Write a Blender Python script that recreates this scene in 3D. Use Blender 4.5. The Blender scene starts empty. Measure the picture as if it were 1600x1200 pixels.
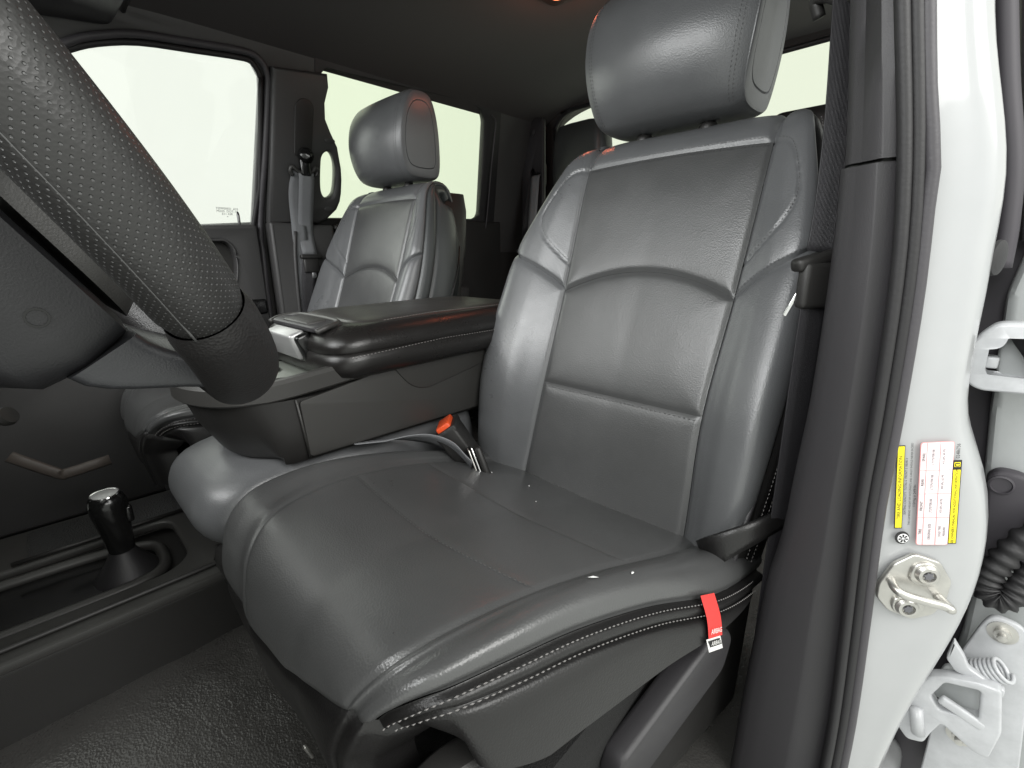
import bpy, bmesh, math, random
from math import sin, cos, pi, radians, sqrt, exp
from mathutils import Vector, Matrix
random.seed(7)
S = bpy.context.scene
COL = S.collection

# ------------------------------------------------------------------ camera
# frame: x to the driver's outer side, y rearwards, z up, metres
cam = bpy.data.cameras.new('camera')
camo = bpy.data.objects.new('camera', cam); COL.objects.link(camo); S.camera = camo
cam.sensor_width = 36; cam.lens = 36*720/1600; cam.clip_start = 0.01; cam.clip_end = 200
_y, _p, _r = radians(44.286), radians(15.44), radians(-0.538)
_f = Vector((-sin(_y)*cos(_p), cos(_y)*cos(_p), -sin(_p))); _rt = Vector((cos(_y), sin(_y), 0)); _u = _rt.cross(_f)
_R = cos(_r)*_rt + sin(_r)*_u; _U = -sin(_r)*_rt + cos(_r)*_u
m = Matrix((_R, _U, -_f)).transposed().to_4x4(); m.translation = Vector((.7946, -.5036, .847))
camo.matrix_world = m

# ------------------------------------------------------------------ light
W = bpy.data.worlds.new('World'); S.world = W; W.use_nodes = True
bg = W.node_tree.nodes['Background']; bg.inputs[0].default_value = (.93, .96, .90, 1); bg.inputs[1].default_value = 1.0
def area(name, loc, target, size, sizey, power, col=(1, 1, 1)):
    l = bpy.data.lights.new(name, 'AREA'); l.shape = 'RECTANGLE'; l.size = size; l.size_y = sizey; l.energy = power; l.color = col
    o = bpy.data.objects.new(name, l); COL.objects.link(o); o.location = loc
    o.rotation_euler = (Vector(target)-Vector(loc)).to_track_quat('-Z', 'Y').to_euler()
    return o
area('fill_light_door', (2.2, -.30, 1.9), (.3, -.1, .6), 1.6, 1.2, 40, (1, .99, .97))  # fill added outside the open door to lift the dark interior
area('fill_light_front', (.2, -2.1, 1.90), (.2, .2, .9), 2.0, 1.5, 76, (.99, 1, 1))  # added fill through the windscreen, brightens the seat fronts
area('fill_light_passenger', (-2.4, -.5, 1.6), (0, .1, .9), 1.8, 1.0, 14, (.97, 1, .98))  # added fill through the passenger window
S.view_settings.view_transform = 'Standard'; S.view_settings.look = 'None'
S.view_settings.exposure = 0.12; S.view_settings.gamma = 1.0

# ------------------------------------------------------------------ materials
def mat(name, base, rough=.5, metal=0., bump=None, coat=0., spec=.5, rvar=0., cvar=0., cscale=8., sheen=0., mottled=None):
    M_ = bpy.data.materials.new(name); M_.use_nodes = True; nt = M_.node_tree; n = nt.nodes; L = nt.links
    b = n['Principled BSDF']
    b.inputs['Base Color'].default_value = (*base, 1); b.inputs['Roughness'].default_value = rough
    b.inputs['Metallic'].default_value = metal; b.inputs['Coat Weight'].default_value = coat
    b.inputs['Coat Roughness'].default_value = .06
    b.inputs['Specular IOR Level'].default_value = spec; b.inputs['Sheen Weight'].default_value = sheen
    tc = n.new('ShaderNodeTexCoord')
    if rvar or cvar:
        no = n.new('ShaderNodeTexNoise'); no.inputs['Scale'].default_value = cscale; no.inputs['Detail'].default_value = 5
        no.inputs['Roughness'].default_value = .65
        L.new(tc.outputs['Object'], no.inputs['Vector'])
        if rvar:
            mr = n.new('ShaderNodeMapRange'); mr.inputs['From Min'].default_value = .3; mr.inputs['From Max'].default_value = .7
            mr.inputs['To Min'].default_value = rough-rvar; mr.inputs['To Max'].default_value = rough+rvar
            L.new(no.outputs['Fac'], mr.inputs['Value']); L.new(mr.outputs['Result'], b.inputs['Roughness'])
        if cvar:
            mx = n.new('ShaderNodeMix'); mx.data_type = 'RGBA'
            mx.inputs['A'].default_value = (*[c*(1-cvar) for c in base], 1); mx.inputs['B'].default_value = (*[min(1, c*(1+cvar)) for c in base], 1)
            mr2 = n.new('ShaderNodeMapRange'); mr2.inputs['From Min'].default_value = .3; mr2.inputs['From Max'].default_value = .7
            L.new(no.outputs['Fac'], mr2.inputs['Value']); L.new(mr2.outputs['Result'], mx.inputs['Factor'])
            L.new(mx.outputs['Result'], b.inputs['Base Color'])
    if bump:
        prev = None
        for kind, sc, dist, st in bump:
            if kind == 'v':
                t = n.new('ShaderNodeTexVoronoi'); t.inputs['Scale'].default_value = sc; out = t.outputs['Distance']
            elif kind == 'w':
                t = n.new('ShaderNodeTexWave'); t.inputs['Scale'].default_value = sc; out = t.outputs['Fac']
            else:
                t = n.new('ShaderNodeTexNoise'); t.inputs['Scale'].default_value = sc; t.inputs['Detail'].default_value = 4; out = t.outputs['Fac']
            L.new(tc.outputs['Object'], t.inputs['Vector'])
            bp = n.new('ShaderNodeBump'); bp.inputs['Strength'].default_value = st; bp.inputs['Distance'].default_value = dist
            L.new(out, bp.inputs['Height'])
            if prev: L.new(prev.outputs['Normal'], bp.inputs['Normal'])
            prev = bp
        L.new(prev.outputs['Normal'], b.inputs['Normal'])
    return M_

M = {}
LG = [('v', 520, .0005, .30), ('n', 22, .005, .07)]
M['leather'] = mat('grey_leather', (.110, .113, .117), .33, spec=.75, bump=LG, rvar=.07, cvar=.07, cscale=7)  # paler, cooler copy of the insert leather; light on the bolsters tinted in
M['leather_top'] = mat('grey_leather_insert', (.072, .073, .0735), .34, spec=.75, bump=LG, rvar=.08, cvar=.09, cscale=6)
M['leather_side'] = mat('slate_leather', (.062, .067, .068), .34, bump=LG, rvar=.05)
M['slate_dark'] = mat('dark_slate_leather', (.030, .033, .034), .36, bump=LG, rvar=.05)
M['black_leather'] = mat('black_leather', (.011, .0105, .0105), .38, bump=LG, rvar=.05)
M['lid_leather'] = mat('black_lid_leather', (.013, .012, .0115), .30, bump=[('v', 600, .0005, .3)], rvar=.05)
M['stitch'] = mat('stitch_thread', (.22, .21, .205), .7)
M['dark_stitch'] = mat('dark_stitch_thread', (.10, .10, .10), .7)
PG = [('n', 900, .0005, .28), ('v', 900, .0003, .18)]
M['plastic'] = mat('black_grain_plastic', (.018, .0172, .0165), .46, bump=PG, rvar=.05)
M['plastic_grey'] = mat('charcoal_plastic', (.038, .037, .035), .43, bump=PG, rvar=.05)
M['plastic_pillar'] = mat('pillar_plastic', (.029, .0275, .030), .48, bump=PG, rvar=.04)
M['plastic_trim'] = mat('passenger_pillar_plastic', (.048, .047, .047), .48, bump=PG, rvar=.04)
M['plastic_dark'] = mat('dark_dash_plastic', (.020, .019, .018), .55, bump=PG)
M['gloss'] = mat('gloss_black_plastic', (.008, .008, .008), .16, rvar=.05)
M['rubber'] = mat('rubber_seal', (.014, .0133, .0145), .55, bump=[('n', 300, .0008, .3)])
M['rubber_grey'] = mat('grey_rubber_seal', (.05, .047, .052), .5, bump=[('n', 300, .0008, .3)])
M['head'] = mat('headliner_fabric', (.029, .026, .026), .95, bump=[('n', 1200, .001, .5)], sheen=.15)
M['carpet'] = mat('black_carpet', (.012, .012, .012), .95, bump=[('n', 700, .004, .9)])
M['vinyl'] = mat('black_floor_vinyl', (.060, .058, .055), .28, spec=.9, bump=[('v', 330, .0010, .5), ('n', 170, .0018, .4), ('n', 8, .02, .35)], rvar=.12, cvar=.12, cscale=9)
M['white'] = mat('white_paint', (.375, .382, .386), .30, coat=.6, bump=[('n', 220, .0004, .06)], cvar=.03, cscale=12)
M['white_grey'] = mat('primer_white_paint', (.40, .415, .415), .42, coat=.2, bump=[('n', 160, .0008, .10)], cvar=.06, cscale=20)
M['hinge'] = mat('painted_hinge', (.46, .468, .482), .38, coat=.3, bump=[('n', 140, .001, .16)], cvar=.10, cscale=45)
M['steel'] = mat('zinc_steel', (.55, .54, .51), .36, metal=.85, bump=[('n', 200, .0006, .15)], rvar=.08, cvar=.08, cscale=60)
M['chrome'] = mat('chrome', (.8, .8, .8), .12, metal=1)
M['silver'] = mat('silver_plastic', (.42, .42, .42), .34, metal=.5, rvar=.05)
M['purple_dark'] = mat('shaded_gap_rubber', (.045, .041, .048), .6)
M['red_btn'] = mat('orange_release_button', (.85, .10, .025), .34)
M['red_tag'] = mat('red_label_fabric', (.70, .045, .04), .6, bump=[('n', 900, .0006, .4)])
M['white_tag'] = mat('white_label_fabric', (.75, .74, .72), .6)
M['black_print'] = mat('black_print', (.015, .015, .015), .5)
M['grey_print'] = mat('grey_print', (.12, .12, .13), .5)
M['red_print'] = mat('red_print', (.75, .30, .30), .5)
M['pink'] = mat('pink_label_paper', (.80, .70, .71), .4)
M['yellow'] = mat('yellow_label', (.90, .76, .02), .4)
M['paper'] = mat('white_label_paper', (.80, .80, .80), .4)
M['tan'] = mat('tan_edge', (.10, .085, .075), .5)
M['mat_rubber'] = mat('ribbed_rubber', (.03, .03, .03), .5, bump=[('v', 350, .002, .9)])
M['tray'] = mat('tray_liner', (.20, .215, .19), .45, bump=PG)  # pale green-grey puts the light reflected in the tray into its colour
M['scuff'] = mat('scuff', (.75, .75, .74), .6)

def webbing(name, base, sx):
    M_ = mat(name, base, .55); nt = M_.node_tree; n = nt.nodes; L = nt.links
    uv = n.new('ShaderNodeTexCoord'); w = n.new('ShaderNodeTexWave'); w.inputs['Scale'].default_value = sx; w.bands_direction = 'X'
    w2 = n.new('ShaderNodeTexNoise'); w2.inputs['Scale'].default_value = 900
    L.new(uv.outputs['UV'], w.inputs['Vector']); L.new(uv.outputs['Object'], w2.inputs['Vector'])
    b1 = n.new('ShaderNodeBump'); b1.inputs['Distance'].default_value = .0012; b1.inputs['Strength'].default_value = .6
    b2 = n.new('ShaderNodeBump'); b2.inputs['Distance'].default_value = .0008; b2.inputs['Strength'].default_value = .5
    L.new(w.outputs['Fac'], b1.inputs['Height']); L.new(w2.outputs['Fac'], b2.inputs['Height']); L.new(b1.outputs['Normal'], b2.inputs['Normal'])
    L.new(b2.outputs['Normal'], n['Principled BSDF'].inputs['Normal'])
    return M_
M['web_grey'] = webbing('grey_webbing', (.20, .205, .215), 2.5)
M['web_black'] = webbing('black_webbing', (.016, .015, .018), 2.5)

def glass(name, tint, refl=.05):
    M_ = bpy.data.materials.new(name); M_.use_nodes = True; nt = M_.node_tree; n = nt.nodes; L = nt.links
    n.remove(n['Principled BSDF'])
    tr = n.new('ShaderNodeBsdfTransparent'); tr.inputs[0].default_value = (*tint, 1)
    gl = n.new('ShaderNodeBsdfGlossy'); gl.inputs['Roughness'].default_value = .02
    fr = n.new('ShaderNodeFresnel'); fr.inputs[0].default_value = 1.45
    mx = n.new('ShaderNodeMixShader'); L.new(fr.outputs[0], mx.inputs[0]); L.new(tr.outputs[0], mx.inputs[1]); L.new(gl.outputs[0], mx.inputs[2])
    L.new(mx.outputs[0], n['Material Output'].inputs[0]); return M_
M['glass'] = glass('clear_window_glass', (.97, .98, .96))
M['glass_tint'] = glass('green_tinted_glass', (.93, .968, .865))
M['glass_rear'] = glass('rear_window_glass', (.945, .965, .895))

def rim_leather():
    M_ = mat('perforated_rim_leather', (.022, .022, .022), .38); nt = M_.node_tree; n = nt.nodes; L = nt.links
    b = n['Principled BSDF']; uv = n.new('ShaderNodeTexCoord')
    mp = n.new('ShaderNodeMapping'); mp.inputs['Scale'].default_value = (1, 1, 1); L.new(uv.outputs['UV'], mp.inputs['Vector'])
    # staggered dot grid in uv metres
    sep = n.new('ShaderNodeSeparateXYZ'); L.new(mp.outputs[0], sep.inputs[0])
    def mth(op, a, bb=None, v=None):
        q = n.new('ShaderNodeMath'); q.operation = op; L.new(a, q.inputs[0])
        if bb is not None: L.new(bb, q.inputs[1])
        elif v is not None: q.inputs[1].default_value = v
        return q.outputs[0]
    P_ = .0037
    def grid(off):
        u = mth('ADD', mth('DIVIDE', sep.outputs[0], v=P_), v=off); v_ = mth('ADD', mth('DIVIDE', sep.outputs[1], v=P_), v=off)
        u = mth('SUBTRACT', mth('FRACT', u), v=.5); v_ = mth('SUBTRACT', mth('FRACT', v_), v=.5)
        return mth('SQRT', mth('ADD', mth('MULTIPLY', u, u), mth('MULTIPLY', v_, v_)))
    d = mth('MINIMUM', grid(0.), grid(.5))
    mr = n.new('ShaderNodeMapRange'); mr.inputs['From Min'].default_value = .08; mr.inputs['From Max'].default_value = .15
    L.new(d, mr.inputs['Value'])
    bp = n.new('ShaderNodeBump'); bp.inputs['Distance'].default_value = .0006; bp.inputs['Strength'].default_value = .7; L.new(mr.outputs['Result'], bp.inputs['Height'])
    vo = n.new('ShaderNodeTexVoronoi'); vo.inputs['Scale'].default_value = 650; L.new(uv.outputs['Object'], vo.inputs['Vector'])
    b2 = n.new('ShaderNodeBump'); b2.inputs['Distance'].default_value = .0005; b2.inputs['Strength'].default_value = .22; L.new(vo.outputs['Distance'], b2.inputs['Height'])
    L.new(bp.outputs['Normal'], b2.inputs['Normal']); L.new(b2.outputs['Normal'], b.inputs['Normal'])
    mx = n.new('ShaderNodeMix'); mx.data_type = 'RGBA'; mx.inputs['A'].default_value = (.075, .075, .075, 1); mx.inputs['B'].default_value = (.028, .0275, .027, 1)
    L.new(mr.outputs['Result'], mx.inputs['Factor']); L.new(mx.outputs['Result'], b.inputs['Base Color'])
    return M_
M['rim'] = rim_leather()

# ------------------------------------------------------------------ helpers
def tag(o, label=None, cat=None, group=None, kind=None):
    if label: o['label'] = label
    if cat: o['category'] = cat
    if group: o['group'] = group
    if kind: o['kind'] = kind
    return o
def thing(name, label, cat, loc=(0, 0, 0), group=None):
    o = bpy.data.objects.new(name, None); COL.objects.link(o); o.location = loc; o.empty_display_size = .05
    return tag(o, label, cat, group)
def base_of(p):
    v = Vector((0, 0, 0))
    while p: v += p.location; p = p.parent
    return v
def mo(name, verts, faces, material, parent=None, smooth=True, uvs=None, label=None, kind=None):
    b = base_of(parent)
    me = bpy.data.meshes.new(name); me.from_pydata([Vector(v)-b for v in verts], [], faces); me.validate(clean_customdata=False)
    if uvs:
        l = me.uv_layers.new(name='UVMap')
        for p in me.polygons:
            for li in p.loop_indices: l.data[li].uv = uvs[me.loops[li].vertex_index]
    if smooth: me.polygons.foreach_set('use_smooth', [True]*len(me.polygons))
    o = bpy.data.objects.new(name, me); COL.objects.link(o)
    if isinstance(material, str): material = M[material]
    me.materials.append(material)
    if parent: o.parent = parent
    if label: o['label'] = label
    if kind: o['kind'] = kind
    return o
def bmo(name, bm, material, parent=None, smooth=False, ang=35, label=None, kind=None):
    bm.normal_update()
    if smooth:
        for e in bm.edges:
            if len(e.link_faces) == 2 and e.calc_face_angle(0) > radians(ang): e.smooth = False
        for f in bm.faces: f.smooth = True
    b = base_of(parent)
    bmesh.ops.translate(bm, verts=bm.verts, vec=-b)
    me = bpy.data.meshes.new(name); bm.to_mesh(me); bm.free()
    o = bpy.data.objects.new(name, me); COL.objects.link(o); me.materials.append(M[material] if isinstance(material, str) else material)
    if parent: o.parent = parent
    if label: o['label'] = label
    if kind: o['kind'] = kind
    return o
def frame(ux, uy):
    ux = Vector(ux).normalized(); uy = Vector(uy); uy = (uy - ux*uy.dot(ux)).normalized(); return ux, uy, ux.cross(uy)
def bbox(name, c, size, material, parent=None, bevel=.004, rot=None, seg=3, taper=None, label=None):
    """bevelled box; rot = 3x3 matrix columns local axes; taper=(axis, sx, sy) scales the +axis end"""
    bm = bmesh.new(); bmesh.ops.create_cube(bm, size=1)
    for v in bm.verts: v.co = Vector((v.co.x*size[0], v.co.y*size[1], v.co.z*size[2]))
    if taper:
        ax, s1, s2 = taper; o = [i for i in range(3) if i != ax]
        for v in bm.verts:
            if v.co[ax] > 0: v.co[o[0]] *= s1; v.co[o[1]] *= s2
    if bevel: bmesh.ops.bevel(bm, geom=list(bm.edges), offset=bevel, segments=seg, affect='EDGES', profile=.5)
    R_ = rot if rot else Matrix.Identity(3)
    for v in bm.verts: v.co = R_ @ v.co + Vector(c)
    return bmo(name, bm, material, parent, True, 40, label)
def rotm(ux, uy):
    a, b, c = frame(ux, uy); return Matrix((a, b, c)).transposed()
def cr(pts, n=8, closed=False):
    """catmull-rom resample"""
    P = [Vector(p) for p in pts]; out = []; N = len(P)
    rng = range(N if closed else N-1)
    for i in rng:
        if closed: p0, p1, p2, p3 = P[i-1], P[i], P[(i+1) % N], P[(i+2) % N]
        else:
            p1, p2 = P[i], P[i+1]; p0 = P[i-1] if i > 0 else p1*2-p2; p3 = P[i+2] if i+2 < N else p2*2-p1
        for k in range(n):
            t = k/n; out.append(.5*((2*p1)+(p2-p0)*t+(2*p0-5*p1+4*p2-p3)*t*t+(3*p1-p0-3*p2+p3)*t**3))
    if not closed: out.append(P[-1])
    return out
def tube(name, path, r, material, parent=None, seg=12, closed=False, up=(0, 0, 1), ry=None, cap=True, label=None, uvs=False, ret=False):
    """swept tube, r number or list, ry second radius (along up)"""
    P = [Vector(p) for p in path]; n = len(P); V = []; F = []; UV = []; L = 0; up0 = Vector(up)
    for i, p in enumerate(P):
        t = (P[(i+1) % n]-P[i-1]) if closed else (P[min(i+1, n-1)]-P[max(i-1, 0)])
        t.normalize(); b = t.cross(up0)
        if b.length < 1e-4: b = t.cross(Vector((1, .3, 0)))
        b.normalize(); u = b.cross(t)
        rr_ = r[i] if isinstance(r, (list, tuple)) else r
        r2 = (ry[i] if isinstance(ry, (list, tuple)) else ry) if ry is not None else rr_
        if i: L += (p-P[i-1]).length
        for k in range(seg):
            a = 2*pi*k/seg; V.append(p+b*cos(a)*rr_+u*sin(a)*r2); UV.append((L, k/seg*2*pi*rr_))
    m_ = n if closed else n-1
    for i in range(m_):
        for k in range(seg):
            F.append((i*seg+k, i*seg+(k+1) % seg, ((i+1) % n)*seg+(k+1) % seg, ((i+1) % n)*seg+k))
    if cap and not closed:
        F.append(tuple(range(seg))[::-1]); F.append(tuple(range((n-1)*seg, n*seg)))
    if ret: return V, F
    return mo(name, V, F, material, parent, True, UV if uvs else None, label)
def strap(name, path, wdir, width, material, parent=None, th=.0014, label=None):
    """webbing ribbon: wdir vector or list of vectors giving the width direction"""
    P = [Vector(p) for p in path]; n = len(P); V = []; F = []; UV = []; L = 0
    for i, p in enumerate(P):
        t = (P[min(i+1, n-1)]-P[max(i-1, 0)]).normalized()
        w = Vector(wdir[i]) if isinstance(wdir, list) else Vector(wdir)
        w = (w-t*w.dot(t)).normalized(); nn = t.cross(w)
        wd = width[i] if isinstance(width, list) else width
        if i: L += (p-P[i-1]).length
        prof = [(-.5, -.5), (-.2, -.7), (.2, -.7), (.5, -.5), (.5, .5), (.2, .7), (-.2, .7), (-.5, .5)]
        for a, b in prof:
            V.append(p+w*a*wd+nn*b*th); UV.append((a*4, L*20))
    for i in range(n-1):
        for k in range(8): F.append((i*8+k, i*8+(k+1) % 8, (i+1)*8+(k+1) % 8, (i+1)*8+k))
    F.append(tuple(range(8))[::-1]); F.append(tuple(range((n-1)*8, n*8)))
    return mo(name, V, F, material, parent, True, UV, label)
def fillet(pts, r, n=5):
    """round the corners of a closed 2d polygon; r number or list"""
    out = []; N = len(pts)
    for i in range(N):
        p0, p1, p2 = Vector(pts[i-1]), Vector(pts[i]), Vector(pts[(i+1) % N])
        rr_ = r[i] if isinstance(r, (list, tuple)) else r
        a = (p0-p1); b = (p2-p1); d = min(rr_, a.length*.49, b.length*.49)
        if d < 1e-5: out.append(tuple(p1)); continue
        s = p1+a.normalized()*d; e = p1+b.normalized()*d
        for k in range(n+1):
            t = k/n; q = s*(1-t)**2+p1*2*t*(1-t)+e*t*t; out.append(tuple(q))
    return out
def rrect(cx, cy, w, h, r, n=6):
    return fillet([(cx-w/2, cy-h/2), (cx+w/2, cy-h/2), (cx+w/2, cy+h/2), (cx-w/2, cy+h/2)], r, n)
def ell(cx, cy, rx, ry, n=24): return [(cx+rx*cos(2*pi*k/n), cy+ry*sin(2*pi*k/n)) for k in range(n)]
def plate(name, loops, o, ux, uy, th, material, parent=None, bevel=.002, label=None, smooth=True, kind=None):
    """flat plate with holes from 2d loops; o origin, thickness centred, rounded rims"""
    cu = bpy.data.curves.new('tmp', 'CURVE'); cu.dimensions = '2D'; cu.fill_mode = 'BOTH'
    cu.extrude = max(th/2-bevel, 0.0001); cu.bevel_depth = bevel; cu.bevel_resolution = 2; cu.offset = -bevel
    for lp in loops:
        sp = cu.splines.new('POLY'); sp.points.add(len(lp)-1); sp.use_cyclic_u = True
        for i, p in enumerate(lp): sp.points[i].co = (p[0], p[1], 0, 1)
    to = bpy.data.objects.new('tmp', cu); COL.objects.link(to)
    dg = bpy.context.evaluated_depsgraph_get(); me = bpy.data.meshes.new_from_object(to.evaluated_get(dg))
    COL.objects.unlink(to); bpy.data.objects.remove(to); bpy.data.curves.remove(cu)
    a, b, c = frame(ux, uy); R_ = Matrix((a, b, c)).transposed()
    bm = bmesh.new(); bm.from_mesh(me); bpy.data.meshes.remove(me)
    bmesh.ops.remove_doubles(bm, verts=bm.verts, dist=1e-5)
    for v in bm.verts: v.co = R_ @ v.co + Vector(o)
    return bmo(name, bm, material, parent, smooth, 30, label, kind)
def text(name, s, size, o, ux, uy, material, parent=None, align='CENTER', xs=1.0, label=None):
    cu = bpy.data.curves.new('tmp', 'FONT'); cu.body = s; cu.size = size; cu.align_x = align; cu.align_y = 'CENTER'; cu.extrude = .00004; cu.resolution_u = 2
    to = bpy.data.objects.new('tmp', cu); COL.objects.link(to)
    dg = bpy.context.evaluated_depsgraph_get(); me = bpy.data.meshes.new_from_object(to.evaluated_get(dg))
    COL.objects.unlink(to); bpy.data.objects.remove(to); bpy.data.curves.remove(cu)
    a, b, c = frame(ux, uy); R_ = Matrix((a, b, c)).transposed(); bm = bmesh.new(); bm.from_mesh(me); bpy.data.meshes.remove(me)
    for v in bm.verts: v.co = R_ @ Vector((v.co.x*xs, v.co.y, v.co.z)) + Vector(o)
    return bmo(name, bm, material, parent, False, label=label)
def lathe(name, prof, o, axis, material, parent=None, seg=28, label=None, flat=False):
    """prof list of (radius, height) along axis"""
    ax = Vector(axis).normalized(); t = ax.orthogonal().normalized(); u = ax.cross(t); V = []; F = []
    for r, h in prof:
        for k in range(seg):
            a = 2*pi*k/seg; V.append(Vector(o)+ax*h+(t*cos(a)+u*sin(a))*r)
    for i in range(len(prof)-1):
        for k in range(seg): F.append((i*seg+k, i*seg+(k+1) % seg, (i+1)*seg+(k+1) % seg, (i+1)*seg+k))
    F.append(tuple(range(seg))[::-1]); F.append(tuple(range((len(prof)-1)*seg, len(prof)*seg)))
    bm = bmesh.new(); bv = [bm.verts.new(v) for v in V]
    for f in F: bm.faces.new([bv[i] for i in f])
    bmesh.ops.recalc_face_normals(bm, faces=bm.faces)
    return bmo(name, bm, material, parent, not flat, 32, label)
def loft(name, rings, material, parent=None, cap=True, smooth=True, label=None, ang=40, closed=True):
    n = len(rings[0]); bm = bmesh.new(); bv = [[bm.verts.new(p) for p in r] for r in rings]
    for i in range(len(rings)-1):
        for k in range(n if closed else n-1): bm.faces.new((bv[i][k], bv[i][(k+1) % n], bv[i+1][(k+1) % n], bv[i+1][k]))
    if cap and closed: bm.faces.new(bv[0][::-1]); bm.faces.new(bv[-1])
    bmesh.ops.recalc_face_normals(bm, faces=bm.faces)
    return bmo(name, bm, material, parent, smooth, ang, label)
def stitches(name, path, nrm, material, parent, pitch=.0062, ln=.0042, wd=.0011, lift=.0004, label=None):
    """row of tiny raised threads along a 3d polyline; nrm list of normals; one joined part"""
    P = [Vector(p) for p in path]; acc = [0]
    for i in range(1, len(P)): acc.append(acc[-1]+(P[i]-P[i-1]).length)
    V = []; F = []; d = pitch/2; i = 0
    while d < acc[-1]:
        while acc[i+1] < d: i += 1
        f = (d-acc[i])/max(1e-9, acc[i+1]-acc[i]); p = P[i].lerp(P[i+1], f); t = (P[i+1]-P[i]).normalized()
        N = Vector(nrm[i]).normalized(); s = t.cross(N).normalized(); p = p+N*lift; b = len(V)
        V += [p-t*ln/2-N*.0004, p+t*ln/2-N*.0004, p+s*wd/2, p-s*wd/2, p+N*wd*.55]
        F += [(b, b+2, b+4), (b+2, b+1, b+4), (b+1, b+3, b+4), (b+3, b, b+4)]
        d += pitch
    return mo(name, V, F, material, parent, False, None, label, 'stuff')
def hermite(knots, x):
    """smooth interpolation of (x, value or tuple)"""
    ks = knots
    if x <= ks[0][0]: return ks[0][1]
    if x >= ks[-1][0]: return ks[-1][1]
    for i in range(len(ks)-1):
        if x <= ks[i+1][0]: break
    def val(j): 
        v = ks[j][1]; return Vector(v) if isinstance(v, (tuple, list)) else v
    def tan(j):
        if j == 0: return (val(1)-val(0))*(1/(ks[1][0]-ks[0][0]))
        if j == len(ks)-1: return (val(j)-val(j-1))*(1/(ks[j][0]-ks[j-1][0]))
        return (val(j+1)-val(j-1))*(1/(ks[j+1][0]-ks[j-1][0]))
    h = ks[i+1][0]-ks[i][0]; t = (x-ks[i][0])/h
    return val(i)*(2*t**3-3*t*t+1)+tan(i)*((t**3-2*t*t+t)*h)+val(i+1)*(-2*t**3+3*t*t)+tan(i+1)*((t**3-t*t)*h)

# ================================================================== THE CAB SHELL
def wallx(z): return -.80+.28*(z-.95)            # passenger side glass plane
WU = (0, 1, 0); WV = Vector((.28, 0, 1)).normalized(); K = sqrt(1+.28**2)
def wp(loop): return [(y, (z-.95)*K) for y, z in loop]
WO = (-.80, 0, .95)
def wpt(y, z, off=0.):
    n = Vector((1, 0, -.28)).normalized(); return Vector((wallx(z), y, z))+n*off

# floor
V = []; F = []; nx, ny = 46, 40
for j in range(ny+1):
    for i in range(nx+1):
        x = -.85+1.60*i/nx; y = -1.25+2.5*j/ny
        z = .155+.055*exp(-((x+.02)/.16)**2)+.004*sin(x*31+y*17)*sin(y*23)
        if x > .55: z += .0
        V.append((x, y, z))
for j in range(ny):
    for i in range(nx): a = j*(nx+1)+i; F.append((a, a+1, a+nx+2, a+nx+1))
tag(mo('floor', V, F, 'vinyl'), kind='structure')

tag(bbox('door_sill', (.795, -.45, .05), (.11, 1.5, .16), 'white', bevel=.02), kind='structure')
# headliner, crowned, turning down at the passenger edge
V = []; F = []; nx, ny = 40, 30
for j in range(ny+1):
    y = -.62+1.95*j/ny
    for i in range(nx+1):
        x = -.70+1.44*i/nx
        z = 1.468-.10*abs((x-.02)/.74)**7 - .16*max(0, -y-.1)**2
        V.append((x, y, z))
for j in range(ny):
    for i in range(nx): a = j*(nx+1)+i; F.append((a, a+1, a+nx+2, a+nx+1))
tag(mo('ceiling', V, F, 'head'), kind='structure')
tag(bbox('roof', (.02, .35, 1.53), (1.5, 2.0, .08), 'white', bevel=.03), kind='structure')

FW = [(-.62, .925), (-.62, 1.08), (-.42, 1.235), (-.366, 1.274), (-.337, 1.293), (-.291, 1.314), (-.215, 1.335), (-.106, 1.347), (.01, 1.358), (.035, 1.350), (.05, 1.326), (.05, 1.297), (.012, .95), (-.149, .937)]
RW = [(.219, 1.299), (.221, 1.325), (.23, 1.349), (.255, 1.374), (.295, 1.384), (.549, 1.395), (.792, 1.401), (.842, 1.392), (.868, 1.365), (.895, 1.229), (.914, 1.024), (.905, 1.010), (.888, 1.005), (.511, .981), (.25, .968), (.235, .979), (.261, 1.01), (.272, 1.035), (.276, 1.06), (.277, 1.10), (.274, 1.132), (.26, 1.191), (.237, 1.228), (.221, 1.259)]
HOLE = [(.207, 1.128), (.211, 1.16), (.227, 1.174), (.242, 1.167), (.252, 1.142), (.253, 1.096), (.247, 1.058), (.23, 1.043), (.215, 1.049), (.207, 1.073)]
# outer rear-door aperture (behind the trims), whole side of the cab above the belt
RO = [(.20, 1.0), (.20, 1.36), (.24, 1.395), (.83, 1.412), (.875, 1.37), (.922, 1.02), (.90, .99), (.24, .95)]
side = plate('cab_side', [wp([(-1.0, .84), (-1.0, 1.12), (-.40, 1.48), (1.35, 1.48), (1.35, .84)]), wp(fillet(RO, .02)), wp(FW)],
             wpt(0, .95, -.016), WU, WV, .028, 'plastic_trim', None, .004)
tag(side, kind='structure')
low = plate('cab_side_lower', [[(-1.1, .1), (1.35, .1), (1.35, .90), (-1.1, .90)]], (-.84, 0, 0), (0, 1, 0), (0, 0, 1), .03, 'plastic_dark', None, .004)
tag(low, kind='structure')
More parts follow.
